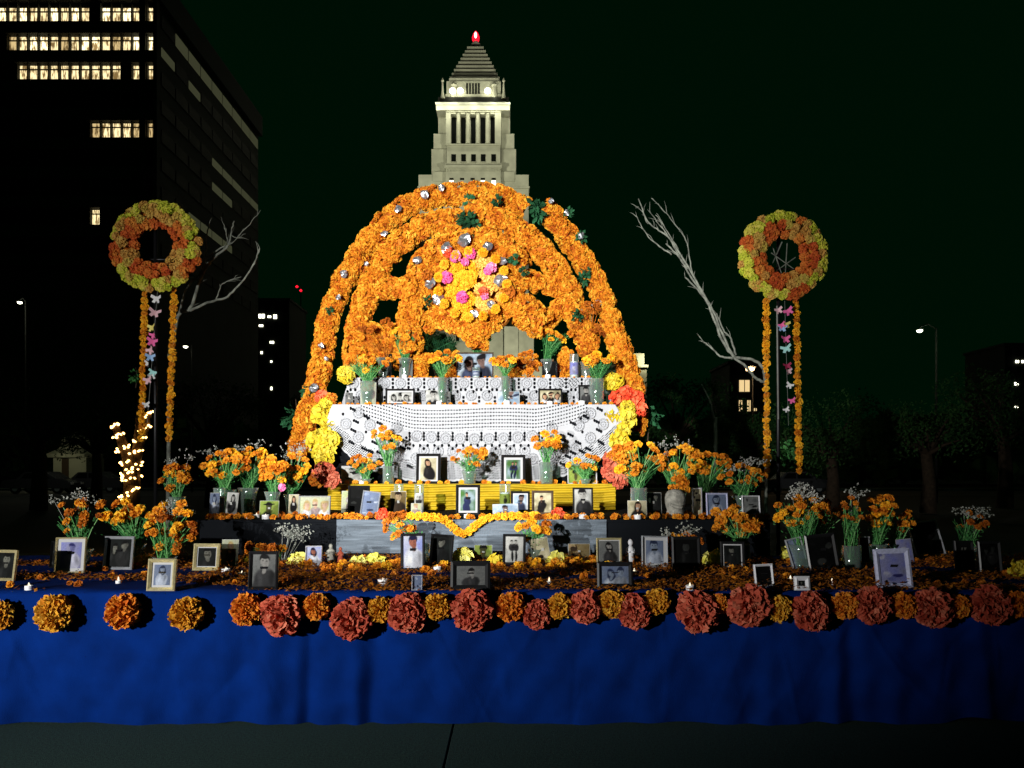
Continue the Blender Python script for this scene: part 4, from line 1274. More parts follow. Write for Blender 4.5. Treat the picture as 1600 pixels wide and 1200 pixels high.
def bouquet(px, py, hw, hh, n, vx, vt, vb, D, what, mats=('orange',), fr=(5.2, 7.6), white=0, vr=12, vstyle='flare', green=90, has_vase=True, vlabel=None, dried=False):
    """px,py,hw,hh: flower cloud; vx,vt,vb: vase centre, mouth row and foot row"""
    s = D / F
    base = W(vx, vb, D); mouth = W(vx, vt, D)
    hv = mouth.z - base.z
    if has_vase:
        vase(base, vr * s, hv, vlabel or ('glass vase of the ' + what), vstyle)
    o = empty('marigold_bouquet', base, 0, what, 'bouquet')
    rr = random.Random(int(px * 13 + py))
    c = W(px, py, D) - base; mo = mouth - base
    pts = []
    for k in range(n):
        for _t in range(30):
            a = rr.uniform(0, 6.283); q = math.sqrt(rr.random())
            p = Vector((c.x + math.cos(a) * q * hw * s, c.y + rr.uniform(-.55, .45) * hw * s * math.sqrt(max(.05, 1 - q * q)) - .01, c.z + math.sin(a) * q * hh * s))
            if all((p - z).length > fr[0] * s * 1.25 for z in pts): break
        pts.append(p)
    for p in pts:
        r = rr.uniform(*fr) * s
        out = (p - (mo + Vector((0, 0, -.05)))).normalized()
        d = (out + Vector((0, -.75, .15)) + Vector((rr.uniform(-.3, .3), rr.uniform(-.3, .3), rr.uniform(-.3, .3)))).normalized()
        f = put_bloom('n', rr.choice(mats), p, r, d, o, 'blossom')
        # stem from the foot of the vase through its mouth up to the flower, in blossom space
        st = Vector((rr.uniform(-.4, .4) * vr * s, rr.uniform(-.4, .4) * vr * s, hv * .1)); mp = mo + Vector((rr.uniform(-.55, .55) * vr * s, rr.uniform(-.5, .5) * vr * s, 0))
        end = p - d * r * .25
        mid = mp.lerp(end, .55) + Vector((0, 0, .08 * (end - mp).length))
        q = MB(); q.tube([st, mp, mid, end], [.0032, .0034, .003, .0028], 5, cap=False)
        so_ = q.build('stem', M['stem' if not dried else 'rust'], o)
    # ferny leaves
    if green:
        q = MB()
        for _ in range(green * 3):
            t = rr.random() ** 1.3
            tgt = pts[rr.randrange(len(pts))] if pts else c
            p = mo.lerp(tgt, t * .85) + Vector((rr.gauss(0, 1), rr.gauss(0, 1), rr.gauss(0, .7))) * (.010 + .028 * t * hw / 30)
            d = Vector((rr.gauss(0, .7), rr.gauss(0, .7), rr.uniform(0, 1))).normalized(); L = rr.uniform(.014, .034)
            u = d.cross(Vector((rr.random(), rr.random(), rr.random()))).normalized() * L * .17
            e = p + d * L
            q.add([p, (p + e) / 2 + u, e, (p + e) / 2 - u], [(0, 1, 2, 3)])
        for _ in range(green // 3):     # bare stalks crossing
            a = mo + Vector((rr.uniform(-.6, .6) * vr * s, rr.uniform(-.5, .5) * vr * s, -hv * .7)); tgt = c + Vector((rr.uniform(-.9, .9) * hw * s, 0, rr.uniform(-.6, .4) * hh * s))
            mp = mo + Vector((rr.uniform(-.6, .6) * vr * s, rr.uniform(-.4, .4) * vr * s, 0))
            q.tube([a, mp, tgt], [.0022] * 3, 3, cap=False)
        lf = q.build('foliage', M['leaf' if not dried else 'rust'], o); lf['kind'] = 'stuff'
    if white:
        q = MB()
        for _ in range(max(2, white // 14)):
            cc = c + Vector((rr.uniform(-1, 1) * hw * s, 0, rr.uniform(.3, 1.15) * hh * s)); gyp(q, cc, 9 * s, 14, rr); q.tube([mo, cc], [.002, .0015], 3, cap=False)
        w_ = q.build('white_sprigs', M['white'], o); w_['kind'] = 'stuff'
    return o


OG = ('orange', 'orange', 'gold'); OO = ('orange',); OR = ('orange', 'rust')
Bq = bouquet
# platform
Bq(120, 806, 36, 27, 15, 126, 858, 893, 6.1, 'loose orange bouquet with white tips at the far left of the platform', OR, white=60, vr=17, fr=(5.5, 8.5))
Bq(197, 797, 40, 28, 15, 212, 850, 888, 6.2, 'orange bouquet leaning left before the string lit trunk', OG, vr=15, fr=(7, 11), green=150)
Bq(268, 822, 38, 40, 28, 258, 870, 892, 5.9, 'dense low orange bouquet behind the cream gilt frame', OG + ('rust',), vr=17, fr=(7, 10.5), green=120, white=30)
Bq(418, 858, 36, 10, 14, 430, 874, 893, 6.3, 'flat row of orange flowers behind the bearded man frame', OR, vr=12, fr=(6, 8.5), green=30)
Bq(625, 820, 26, 20, 13, 655, 850, 897, 6.15, 'orange bouquet with trailing blooms before the grey cloth, left', OR, vr=17, vstyle='cyl', green=110, fr=(6, 9.5))
Bq(830, 823, 26, 22, 13, 836, 858, 893, 6.25, 'orange bouquet before the grey cloth, right of centre', OR + ('gold',), vr=11, green=90, fr=(6.5, 9.5))
Bq(1068, 846, 30, 14, 12, 1070, 868, 890, 6.2, 'dusky orange bouquet above the nearly black frame', ('rust', 'orange'), vr=12, white=70, fr=(6.5, 9.5), green=40)
Bq(1150, 812, 40, 22, 20, 1158, 850, 866, 6.5, 'round orange bouquet in front of the right end of the second step', OO, vr=11, fr=(7.5, 11), green=80)
Bq(1246, 794, 42, 24, 22, 1252, 850, 898, 5.95, 'full orange bouquet with white sprigs right of the altar', OG, vr=22, white=110, fr=(6.5, 10), green=170)
Bq(1292, 800, 24, 20, 12, 1275, 850, 892, 6.2, 'shadowy rust coloured bouquet between two brighter ones', ('rust',), vr=12, green=50)
Bq(1330, 798, 16, 22, 9, 1330, 852, 903, 5.9, 'thin upright orange bouquet in the tall straight glass', OR, vr=15, vstyle='cyl', fr=(4.5, 7.5), green=70, white=20)
Bq(1377, 796, 24, 24, 15, 1372, 850, 888, 6.1, 'orange bouquet with a large folded bloom behind the lilac frame', OG, vr=13, fr=(6, 10), green=110)
Bq(1405, 812, 24, 16, 13, 1400, 850, 885, 6.3, 'dark orange bouquet overlapping its brighter neighbour at the right', ('rust', 'orange'), vr=12, green=60)
Bq(1513, 815, 28, 16, 9, 1513, 852, 875, 6.2, 'sparse dim bouquet with tall white sprigs at the far right', ('rust',), vr=16, white=90, green=80, fr=(5, 7.5))
# second step
Bq(272, 742, 24, 22, 12, 277, 776, 808, 7.3, 'small orange bouquet beyond the left end of the second step', OG, vr=12, white=30, fr=(6.5, 10), green=90)
Bq(352, 722, 34, 22, 19, 352, 765, 802, 7.5, 'wide orange bouquet above the blue label candle', OG, vr=16, white=40, fr=(6, 9.5), green=150)
Bq(393, 718, 34, 18, 16, 388, 762, 802, 7.7, 'orange bouquet with grey leaves second from the left on the step', OG, vr=15, white=50, fr=(6, 9.5), green=130)
Bq(428, 735, 24, 20, 15, 426, 768, 804, 7.3, 'bunched golden orange bouquet above the dark hat photo', OG, vr=12, fr=(7, 10), green=80)
Bq(462, 730, 22, 24, 13, 456, 772, 802, 7.6, 'orange and white bouquet beside the coral tissue flowers, left', OG, vr=12, white=90, fr=(5.5, 8.5), green=120)
Bq(995, 718, 42, 28, 27, 998, 762, 806, 7.4, 'big orange bouquet beside the coral tissue flowers, right', OG, vr=13, vstyle='cyl', fr=(7, 10.5), green=130)
Bq(1060, 720, 34, 26, 24, 1058, 770, 804, 7.5, 'tall branching orange bouquet above the stone figure', OG, vr=14, white=60, fr=(5.5, 8.5), green=120)
Bq(1062, 757, 14, 10, 6, 1052, 780, 806, 7.2, 'short orange bunch directly over the stone figure', OO, vr=10, fr=(7, 10), green=30)
Bq(1110, 722, 34, 20, 20, 1100, 770, 804, 7.6, 'spreading orange bouquet above the pale blue frame', OG, vr=12, fr=(5.5, 9), green=110)
Bq(1160, 742, 36, 16, 17, 1160, 774, 808, 7.3, 'low orange bouquet with white tips over the right end of the step', OO, vr=17, white=70, fr=(5, 8), green=120)
# third step
Bq(568, 722, 26, 16, 11, 572, 748, 758, 8.55, 'leafy orange bouquet over the lace at lower left', OG, vr=9, green=90, fr=(5, 8))
Bq(603, 684, 22, 16, 11, 607, 728, 756, 8.6, 'tall orange bouquet against the left side of the lace', OG, vr=9, vstyle='cyl', green=90, fr=(5, 8.5))
Bq(737, 712, 32, 14, 15, 734, 736, 757, 8.5, 'centre orange bouquet in front of the lace', OR + ('orange',), vr=13, green=100, fr=(4.5, 8.5))
Bq(855, 688, 22, 16, 12, 854, 722, 756, 8.55, 'tall orange bouquet against the right side of the lace', OG, vr=10, vstyle='cyl', green=70, fr=(6, 9))
Bq(912, 722, 26, 12, 9, 915, 748, 758, 8.5, 'leafy bouquet with few blooms over the lace at lower right', OG, vr=9, green=130, fr=(4.5, 7.5))
# shelves
Bq(572, 564, 38, 16, 15, 575, 596, 632, 9.05, 'orange bouquet at the left of the middle shelf', OG, vr=12, vstyle='cyl', green=150, fr=(5.5, 8.5))
Bq(690, 558, 28, 10, 12, 691, 590, 632, 9.05, 'slim orange bouquet left of the big framed photo', OG, vr=7, vstyle='cyl', green=80, fr=(6, 9))
Bq(789, 564, 22, 9, 9, 790, 588, 632, 9.05, 'slim orange bouquet right of the big framed photo', OG, vr=7, vstyle='cyl', green=80, fr=(6, 9))
Bq(937, 562, 26, 10, 10, 932, 592, 632, 9.05, 'orange bouquet at the right of the middle shelf', OG, vr=12, vstyle='cyl', green=110, fr=(6, 9.5))
Bq(598, 518, 48, 18, 22, 600, 560, 592, 9.5, 'dried rust coloured bouquet at the upper left of the altar', ('rust', 'rust', 'orange'), vr=12, green=60, dried=True, fr=(4.5, 7.5))
Bq(632, 520, 22, 10, 8, 633, 560, 592, 9.42, 'green stemmed orange bouquet on the upper left of the top shelf', OG, vr=10, green=190, fr=(4.5, 7))
Bq(748, 524, 26, 12, 10, 746, 552, 592, 9.6, 'leafy bouquet behind the big framed photo', OG, vr=10, green=190, fr=(4, 7))
Bq(868, 524, 24, 10, 9, 855, 562, 592, 9.48, 'green stemmed orange bouquet on the upper right of the top shelf', OG, vr=10, green=200, fr=(5, 8))
Bq(918, 508, 24, 36, 34, 916, 566, 592, 9.55, 'tall dried golden brown bouquet at the upper right of the altar', ('rust',), vr=11, green=90, dried=True, fr=(4.5, 7.5), white=20)
Bq(826, 566, 20, 16, 22, 826, 584, 592, 9.45, 'round bundle of withered orange heads on the top shelf', ('rust', 'orange'), vr=9, green=10, dried=True, fr=(5, 8), has_vase=False)
# white-flower filler behind the bearded man
q = MB(); rg_ = random.Random(9)
for _ in range(9):
    c = W(452 + rg_.uniform(-26, 26), 842 + rg_.uniform(-12, 14), 6.35); gyp(q, c, .05, 14, rg_); q.tube([W(440, 892, 6.3), c], [.002, .0015], 3)
tag(q.build('white_flower_spray', M['white']), 'airy spray of tiny white flowers behind the bearded man frame', 'flowers')

# ------------------------------------------------------------------ tissue flowers on the front edge
POM = [(-2, 961, 23, 'amber'), (84, 958, 27, 'amber'), (192, 955, 26, 'tangerine'), (291, 959, 25, 'amber'), (384, 952, 24, 'tangerine'), (440, 961, 33, 'coral'), (494, 948, 20, 'tangerine'), (548, 967, 30, 'coral'),
       (594, 953, 20, 'amber'), (637, 957, 29, 'coral'), (684, 948, 21, 'amber'), (738, 953, 32, 'coral'), (798, 948, 22, 'tangerine'), (838, 960, 22, 'coral'), (874, 948, 20, 'amber'), (914, 948, 24, 'coral'),
       (956, 943, 21, 'amber'), (990, 955, 25, 'coral'), (1026, 940, 19, 'amber'), (1089, 956, 30, 'coral'), (1122, 944, 16, 'tangerine'), (1170, 946, 31, 'coral'), (1218, 951, 20, 'amber'), (1267, 955, 28, 'coral'),
       (1320, 946, 20, 'tangerine'), (1362, 946, 29, 'coral'), (1411, 946, 20, 'tangerine'), (1457, 950, 29, 'coral'), (1497, 947, 18, 'tangerine'), (1546, 946, 29, 'coral'), (1590, 944, 21, 'tangerine')]
cnt = {}
ordn = ['first', 'second', 'third', 'fourth', 'fifth', 'sixth', 'seventh', 'eighth', 'ninth', 'tenth', 'eleventh', 'twelfth', 'thirteenth', 'fourteenth']
cname = {'amber': 'golden yellow', 'tangerine': 'orange', 'coral': 'coral pink'}
for (px, py, r, c) in POM:
    k = cnt.get(c, 0); cnt[c] = k + 1
    D = D0 - .03 - r / F * 4.7 * .62
    size = 'large' if r > 27 else ('small' if r < 21 else 'round')
    o = put_bloom('loose' if c == 'coral' else 'pom', c, W(px, py, D), r / F * D * 1.09, (R.uniform(-.3, .2), -1, R.uniform(-.1, .3)), None, 'tissue_flower', R.uniform(.82, .98))
    o.scale.x *= R.uniform(.9, 1.08)
    tag(o, f'{size} {cname[c]} tissue flower on the blue cloth edge, {ordn[k]} of that colour from left', 'paper flower', 'tissue flowers along the front edge')

# yellow and lemon crepe flowers standing among the frames, coral and red clusters at the arch feet
CR = [(222, 884, 17, 'yellow', 6.1, 'yellow crepe flower between the dark couple frame and the cream gilt frame'), (393, 884, 17, 'yellow', 6.15, 'yellow crepe flower peeping out left of the bearded man frame'),
      (466, 882, 18, 'lemon', 6.15, 'lemon crepe flower between the bearded man frame and the cap photo'), (560, 883, 15, 'lemon', 6.2, 'left one of the paired lemon crepe flowers below the grey cloth'),
      (586, 881, 17, 'lemon', 6.25, 'right one of the paired lemon crepe flowers below the grey cloth'), (722, 873, 16, 'lemon', 6.2, 'lemon crepe flower above the wide centre frame, left side'),
      (776, 882, 15, 'yellow', 6.2, 'yellow crepe flower wedged between centre frame and bride frame'), (872, 880, 17, 'lemon', 6.2, 'lemon crepe flower right of the tilted sepia photo'),
      (936, 884, 13, 'yellow', 6.2, 'yellow crepe flower left of the silhouette frame'), (1118, 880, 20, 'lemon', 6.1, 'lemon crepe flower left of the black frame with the white line'),
      (1238, 868, 17, 'lemon', 6.3, 'dim lemon crepe flower above the small white posted frame'), (1590, 892, 16, 'yellow', 5.4, 'yellow crepe flower at the right edge of the picture'),
      (706, 885, 9, 'yellow', 6.25, 'small yellow crepe flower squeezed beside the hooded person frame'),
      (503, 648, 17, 'yellow', 9.0, 'upper yellow crepe flower at the left edge of the lace'), (512, 662, 14, 'yellow', 8.95, 'yellow crepe flower with orange heart at the left lace edge'), (497, 690, 19, 'yellow', 8.85, 'large yellow crepe flower hanging at the left of the lace'),
      (513, 690, 17, 'yellow', 8.8, 'large yellow crepe flower overlapping the left lace hem'), (506, 710, 17, 'yellow', 8.75, 'lowest yellow crepe flower above the coral cluster, left'), (508, 632, 11, 'yellow', 9.05, 'topmost small yellow crepe flower on the left'),
      (540, 586, 13, 'yellow', 9.2, 'single yellow crepe flower at the upper left lace corner'), (959, 597, 14, 'yellow', 9.2, 'single yellow crepe flower at the upper right lace corner'),
      (958, 648, 14, 'yellow', 8.95, 'yellow crepe flower with orange heart at the right lace edge'), (976, 655, 17, 'yellow', 8.95, 'yellow crepe flower beside the red cluster on the right'), (981, 636, 12, 'yellow', 9.05, 'small yellow crepe flower below the red ones, right'),
      (968, 688, 16, 'yellow', 8.85, 'yellow crepe flower hanging right of the lace hem'), (981, 703, 14, 'yellow', 8.8, 'lowest yellow crepe flower above the right bouquet'), (973, 671, 13, 'yellow', 8.9, 'yellow crepe flower midway down the right side'),
      (503, 621, 11, 'red', 9.15, 'red crepe flower beside the left end of the middle shelf'), (517, 624, 10, 'tangerine', 9.1, 'orange crepe flower beside the left end of the middle shelf'), (963, 622, 12, 'red', 9.1, 'inner red crepe flower at the right end of the middle shelf'),
      (978, 616, 13, 'red', 9.12, 'uppermost red crepe flower on the right arch leg'), (994, 622, 13, 'red', 9.1, 'outer red crepe flower on the right arch leg'), (998, 640, 12, 'red', 9.1, 'lower outer red crepe flower on the right arch leg'),
      (507, 738, 17, 'coral', 8.2, 'coral crepe flower at the left end of the yellow cloth, upper'), (519, 750, 13, 'coral', 8.15, 'coral crepe flower at the left end of the yellow cloth, lower'), (497, 748, 13, 'tangerine', 8.2, 'orange crepe flower left of the coral pair'),
      (958, 722, 17, 'coral', 8.1, 'large coral crepe flower right of the lace'), (965, 748, 16, 'coral', 8.05, 'lower coral crepe flower right of the yellow cloth'), (951, 738, 11, 'coral', 8.1, 'small coral crepe flower nearest the lace on the right'), (975, 730, 12, 'coral', 8.1, 'coral crepe flower partly behind the big right bouquet'),
      (254, 802, 11, 'white', 6.1, 'single white flower in front of the dense low bouquet'), (598, 805, 10, 'red', 6.85, 'dark red flower at the left end of the short garland'), (872, 803, 10, 'red', 6.95, 'dark red flower at the right end of the short garland'),
      (441, 762, 6, 'pink', 7.2, 'small magenta flower beside the hat photo bouquet')]
for (px, py, r, c, D, lb) in CR:
    tag(put_bloom('crepe', c, W(px, py, D), r / F * D * 1.12, (R.uniform(-.35, .35), -1, R.uniform(0, .5)), None, 'crepe_flower', .9), lb, 'paper flower')

# short bead garland over the grey cloth
gp = [(628, 806), (650, 806), (672, 808), (690, 810), (702, 818), (712, 828), (722, 834), (731, 831), (742, 822), (752, 814), (768, 808), (800, 806), (832, 806)]
gl = catmull([(a, b_, 0) for a, b_ in gp], 6)
ga = empty('marigold_garland', W(727, 812, D2 - .06), 0, 'short garland of golden marigold heads dipping in a V over the grey cloth', 'garland')
acc = 99
for i in range(1, len(gl)):
    acc += math.hypot(gl[i][0] - gl[i - 1][0], gl[i][1] - gl[i - 1][1])
    if acc > 8.2:
        acc = 0; put_bloom('n', 'gold', W(gl[i][0], gl[i][1], D2 - .075) - ga.location, 7.2 / F * D2, (R.uniform(-.2, .2), -1, .3), ga, 'blossom')
b = MB(); b.tube([W(p[0], p[1], D2 - .06) - ga.location for p in gl], .004, 5); b.build('cord', M['stem'], ga)

# loose marigold heads along the steps
LOOSE = []
def strew(n, x0, x1, surf, d0, d1, lb, grp, fr=(4.5, 7), mats=OO, skip=()):
    for k in range(n):
        px = x0 + (x1 - x0) * (k + R.uniform(.1, .9)) / n
        if any(a < px < b_ for a, b_ in skip): continue
        D = R.uniform(d0, d1); r = R.uniform(*fr) / F * D
        o = put_bloom('n', R.choice(mats), (WX(px, D), D, surf + r * .55), r, (R.uniform(-.4, .4), -.7, R.uniform(.3, 1)), None, 'loose_marigold')
        tag(o, lb, 'flower', grp); o['_px'] = px; LOOSE.append((o, px, D, surf))


strew(74, 318, 1200, T2, D2 + .0, D2 + .16, 'loose orange marigold head along the front edge of the second step', 'marigold heads on the second step', skip=((405, 425), (640, 690)))
strew(30, 330, 620, T2, D2 + .2, D2 + .5, 'orange marigold head lying further back on the second step, left part', 'marigold heads back left of second step', mats=OR)
strew(22, 880, 1190, T2, D2 + .2, D2 + .5, 'orange marigold head lying further back on the second step, right part', 'marigold heads back right of second step', mats=OR)
strew(26, 530, 955, T3, D3 + .05, D3 + .2, 'small marigold head on the yellow cloth of the third step', 'marigold heads on the third step', (3.5, 5.5), mats=OG)
strew(44, 526, 958, SH1, DL + .05, DL + .12, 'small marigold head on the middle shelf edge above the lace', 'marigold heads on the middle shelf', (2.5, 4.2))
strew(40, 560, 940, SH2, DU + .05, DU + .12, 'small marigold head on the topmost shelf edge', 'marigold heads on the top shelf', (2.2, 3.8))
strew(46, 10, 1590, DECK, 4.95, 5.5, 'orange marigold head lying among the petals near the front of the platform', 'marigold heads on the front of the platform', (5, 8), OR)
strew(50, 20, 1560, DECK, 5.6, 6.4, 'orange marigold head lying towards the back of the platform', 'marigold heads at the back of the platform', (5, 8), OR)
strew(22, 470, 700, DECK, 5.6, 6.2, 'orange marigold head in the heap left of the centre frame', 'marigold heads left of the centre frame', (6.5, 9.5), OG)
strew(22, 780, 960, DECK, 5.8, 6.3, 'orange marigold head in the heap right of the centre frame', 'marigold heads right of the centre frame', (6.5, 9.5), OG)

# loose petals strewn in rows on the blue top
q = MB(); rp_ = random.Random(21)
for _ in range(34000):
    px = rp_.uniform(-30, 1640); D = rp_.uniform(4.765, 6.7); x = WX(px, D)
    row = math.sin(D * 9 + x * .9) + .6 * math.sin(x * 2.1 + D * 2)
    if row < (-.75 if px > 330 else -.05): continue
    if px < 330 and D < 4.98 and rp_.random() < .8: continue
    a = rp_.uniform(0, 6.28); L = rp_.uniform(.008, .019); c = Vector((x, D, DECK + .004 + abs(rp_.gauss(0, .008)) * (1.5 + row)))
    t = Vector((math.cos(a), math.sin(a), rp_.uniform(-.5, .5))) * L; u = Vector((-math.sin(a), math.cos(a), rp_.uniform(-.5, .5))) * L * .6
    q.add([c - t, c + u, c + t + Vector((0, 0, .006)), c - u], [(0, 1, 2), (0, 2, 3)])
tag(q.build('marigold_petals', M['petals']), 'loose rust orange petals strewn in rows over the blue platform top', 'petals', kind='stuff')

# ------------------------------------------------------------------ small figures
def figurine(px, D, surf, h, mat, label, w=.3):
    o = empty('figurine', (WX(px, D), D, surf), 0, label, 'figurine')
    b = MB(); b.lathe([(w * .55 * h, 0), (w * .6 * h, .05 * h), (w * .45 * h, .4 * h), (w * .5 * h, .62 * h), (w * .2 * h, .74 * h)], 14, cap1=True); b.build('robe', M[mat], o, True)
    b = MB(); b.lathe([(.02 * h, .72 * h), (.10 * h, .78 * h), (.12 * h, .87 * h), (.08 * h, .96 * h), (.01 * h, h)], 12); b.build('head', M[mat], o, True)
    b = MB()
    for s in (-1, 1): b.tube([(s * w * .42 * h, 0, .6 * h), (s * w * .55 * h, -w * .3 * h, .45 * h), (s * .03 * h, -w * .55 * h, .5 * h)], [.05 * h, .045 * h, .03 * h], 8)
    b.build('arms', M[mat], o, True)
    return o


figurine(985, 6.2, DECK, .19, 'white_paint', 'white figurine with folded arms between the gilt and silver frames')
figurine(517, 6.35, DECK, .14, 'stone', 'small grey stone figure before the black step, left of the lemon flowers', .45)
figurine(532, 6.3, DECK, .12, 'coral', 'small pink figure beside the grey stone one', .35)
o = empty('stone_figure', (WX(1055, 7.1), 7.1, T2), 0, 'rounded mottled grey stone figure standing on the second step at the right', 'sculpture')
b = MB(); b.lathe([(.075, 0), (.08, .03), (.074, .07), (.088, .12), (.092, .17), (.085, .21), (.06, .24), (.02, .252), (0, .254)], 20); b.build('body', M['stone'], o, True)
b = MB(); b.tube([(-.055, -.07, .12), (-.02, -.092, .10), (.03, -.09, .09), (.06, -.06, .105)], [.012, .016, .015, .011], 8); b.build('arms', M['stone'], o, True)

# ------------------------------------------------------------------ wreaths, strands, butterflies
def wreath(cx, cy, Ro, Ri, D, label, seed, ph):
    o = empty('flower_wreath', W(cx, cy, D), 0, label, 'wreath')
    rr = random.Random(seed); s = D / F
    rm = (Ro + Ri) / 2 * s; rt2 = (Ro - Ri) / 2 * s
    b = MB(); b.tube([(math.cos(a / 24 * 6.2832) * rm, 0, math.sin(a / 24 * 6.2832) * rm) for a in range(25)], rt2 * .62, 8, cap=False); b.build('ring', M['rust'], o)
    for ring, (rad_, nn) in enumerate(((Ri + 7, 16), (Ri + 19, 22), (Ri + 31, 28), (Ro - 5, 34))):
        for k in range(nn):
            a = k / nn * 6.2832 + rr.uniform(-.08, .08)
            rr_ = (rad_ + rr.uniform(-2, 2)) * s
            dy = -rt2 * .95 * math.sqrt(max(0, 1 - ((rr_ - rm) / rt2) ** 2))
            w_ = math.sin(a * 3 + ph) + math.sin(a * 5 + ph * 2) * .6
            if ring >= 2: m_ = ('lime' if rr.random() < .8 else 'wreath_peach') if w_ > -.8 else 'wreath_orange'
            elif ring == 0: m_ = 'wreath_orange' if w_ > -.9 else 'wreath_peach'
            else: m_ = 'wreath_orange' if w_ + rr.uniform(-.6, .6) > .1 else 'wreath_peach'
            d = Vector((math.cos(a) * (rr_ - rm) / rt2 * .8, -1, math.sin(a) * (rr_ - rm) / rt2 * .8))
            put_bloom('crepe', m_, (math.cos(a) * rr_, dy, math.sin(a) * rr_), 8.2 * s * rr.uniform(.85, 1.15), d, o, 'crepe_bloom')
    return o


WD = 9.0
wreath(248, 388, 70, 27, WD, 'round crepe flower wreath on the left pole with lime rim', 3, .4)
wreath(1220, 403, 68, 27, WD, 'round crepe flower wreath on the right pole with lime rim', 4, 2.1)


def strand(xa, ya, xb, yb, label, D=WD, n=None):
    a = W(xa, ya, D); o = empty('marigold_strand', a, 0, label, 'garland', 'marigold strands hanging below the wreaths')
    L = math.hypot(xb - xa, yb - ya); n = n or int(L / 9.6)
    b = MB(); b.tube([(0, 0, 0), W((xa + xb) / 2 + 1, (ya + yb) / 2, D) - a, W(xb, yb, D) - a], .004, 5); b.build('cord', M['stem'], o)
    for k in range(n):
        t = (k + .5) / n
        put_bloom('n', 'gold' if k % 3 else 'orange', W(xa + (xb - xa) * t + R.uniform(-1, 1), ya + (yb - ya) * t, D - .01) - a, 6.3 / F * D * R.uniform(.85, 1.1), (R.uniform(-.5, .5), -1, R.uniform(-.9, .3)), o, 'blossom')


strand(226, 455, 221, 690, 'left marigold strand under the left wreath')
strand(272, 448, 264, 690, 'right marigold strand under the left wreath')
strand(1197, 465, 1198, 740, 'left marigold strand under the right wreath')
strand(1244, 465, 1249, 740, 'right marigold strand under the right wreath')


def butterfly(mat):
    mb = MB()
    for s in (-1, 1):
        mb.add([(0, 0, -.01), (s * .055, -.022, .045), (s * .062, -.026, .012), (s * .03, -.012, -.004), (s * .045, -.02, -.04), (s * .018, -.008, -.05), (0, .001, .02)],
               [(0, 3, 2, 1, 6), (0, 5, 4, 3)])
    mb.tube([(0, -.002, -.03), (0, -.002, .03)], .004, 5)
    return mb.mesh('butterfly', M[mat])


bf = {k: butterfly(k) for k in ('paper_pink', 'paper_blue', 'paper_white', 'paper_yellow', 'paper_aqua', 'paper_maroon', 'paper_rose')}


def bstring(pts, label, top, bot, D):
    a = W(top[0], top[1], D); o = empty('butterfly_string', a, 0, label, 'ornament')
    b = MB(); b.tube([(0, 0, 0), W(bot[0], bot[1], D) - a], .0025, 4); b.build('cord', M['grey_metal'], o)
    for (px, py, m_, s_) in pts:
        link('butterfly', bf[m_], o, W(px, py, D - .02) - a, (R.uniform(-.4, .4), R.uniform(-.6, .6), R.uniform(-.6, .6)), s_)


bstring([(245, 467, 'paper_white', 1.0), (242, 489, 'paper_rose', 1.1), (238, 512, 'paper_yellow', .9), (240, 524, 'paper_pink', .8), (238, 534, 'paper_pink', 1.0), (236, 547, 'paper_rose', .9), (235, 558, 'paper_blue', .9), (231, 568, 'paper_white', .7),
         (239, 582, 'paper_aqua', .8), (232, 594, 'paper_rose', .9), (237, 588, 'paper_white', .7), (229, 632, 'paper_white', .7)], 'string of pink white and yellow paper butterflies under the left wreath', (246, 455), (230, 660), 8.93)
bstring([(1216, 485, 'paper_rose', .8), (1232, 486, 'paper_pink', .9), (1228, 507, 'paper_yellow', .8), (1222, 513, 'paper_blue', .9), (1222, 508, 'paper_pink', .7), (1227, 530, 'paper_pink', .9), (1229, 545, 'paper_aqua', 1.0), (1230, 572, 'paper_maroon', .8),
         (1232, 580, 'paper_rose', .7), (1234, 602, 'paper_white', .7), (1238, 626, 'paper_pink', .7), (1229, 640, 'paper_white', .6)], 'string of pink blue and aqua paper butterflies under the right wreath', (1226, 470), (1232, 665), 8.93)
for (px, y0, y1, lb) in ((243, 330, 900, 'thin black metal pole carrying the left wreath'), (1216, 345, 900, 'thin black metal pole carrying the right wreath')):
    top = W(px, y0, 9.1); o = empty('metal_pole', (top.x, 9.1, 0), 0, lb, 'pole')
    b = MB(); b.tube([(0, 0, 0), (0, 0, top.z)], .022, 10); b.build('pole', M['black_metal'], o, True)
    b = MB(); b.tube([(-.35, 0, top.z - .55), (.35, 0, top.z - .55)], .012, 8); b.build('cross_bar', M['black_metal'], o, True)
    b = MB(); b.lathe([(.22, 0), (.22, .02), (.03, .03)], 16); b.build('base_plate', M['black_metal'], o)
b = MB(); b.tube([W(1214, 478, 8.98), W(1216, 655, 8.98)], .009, 8)
tag(b.build('silver_tube', M['grey_metal']), 'shiny narrow metal tube hanging between the right strands', 'tube')
q = MB()
for (a, c) in (((1207, 385), (1222, 430)), ((1222, 378), (1207, 412)), ((1230, 380), (1227, 428)), ((1243, 402), (1212, 424)), ((1205, 395), (1240, 420))):
    q.tube([W(a[0], a[1], 9.02), W(c[0], c[1], 9.04)], [.007, .005], 5)
tag(q.build('twig_star', M['branch']), 'crossed pale twigs forming a star inside the right wreath', 'twigs')

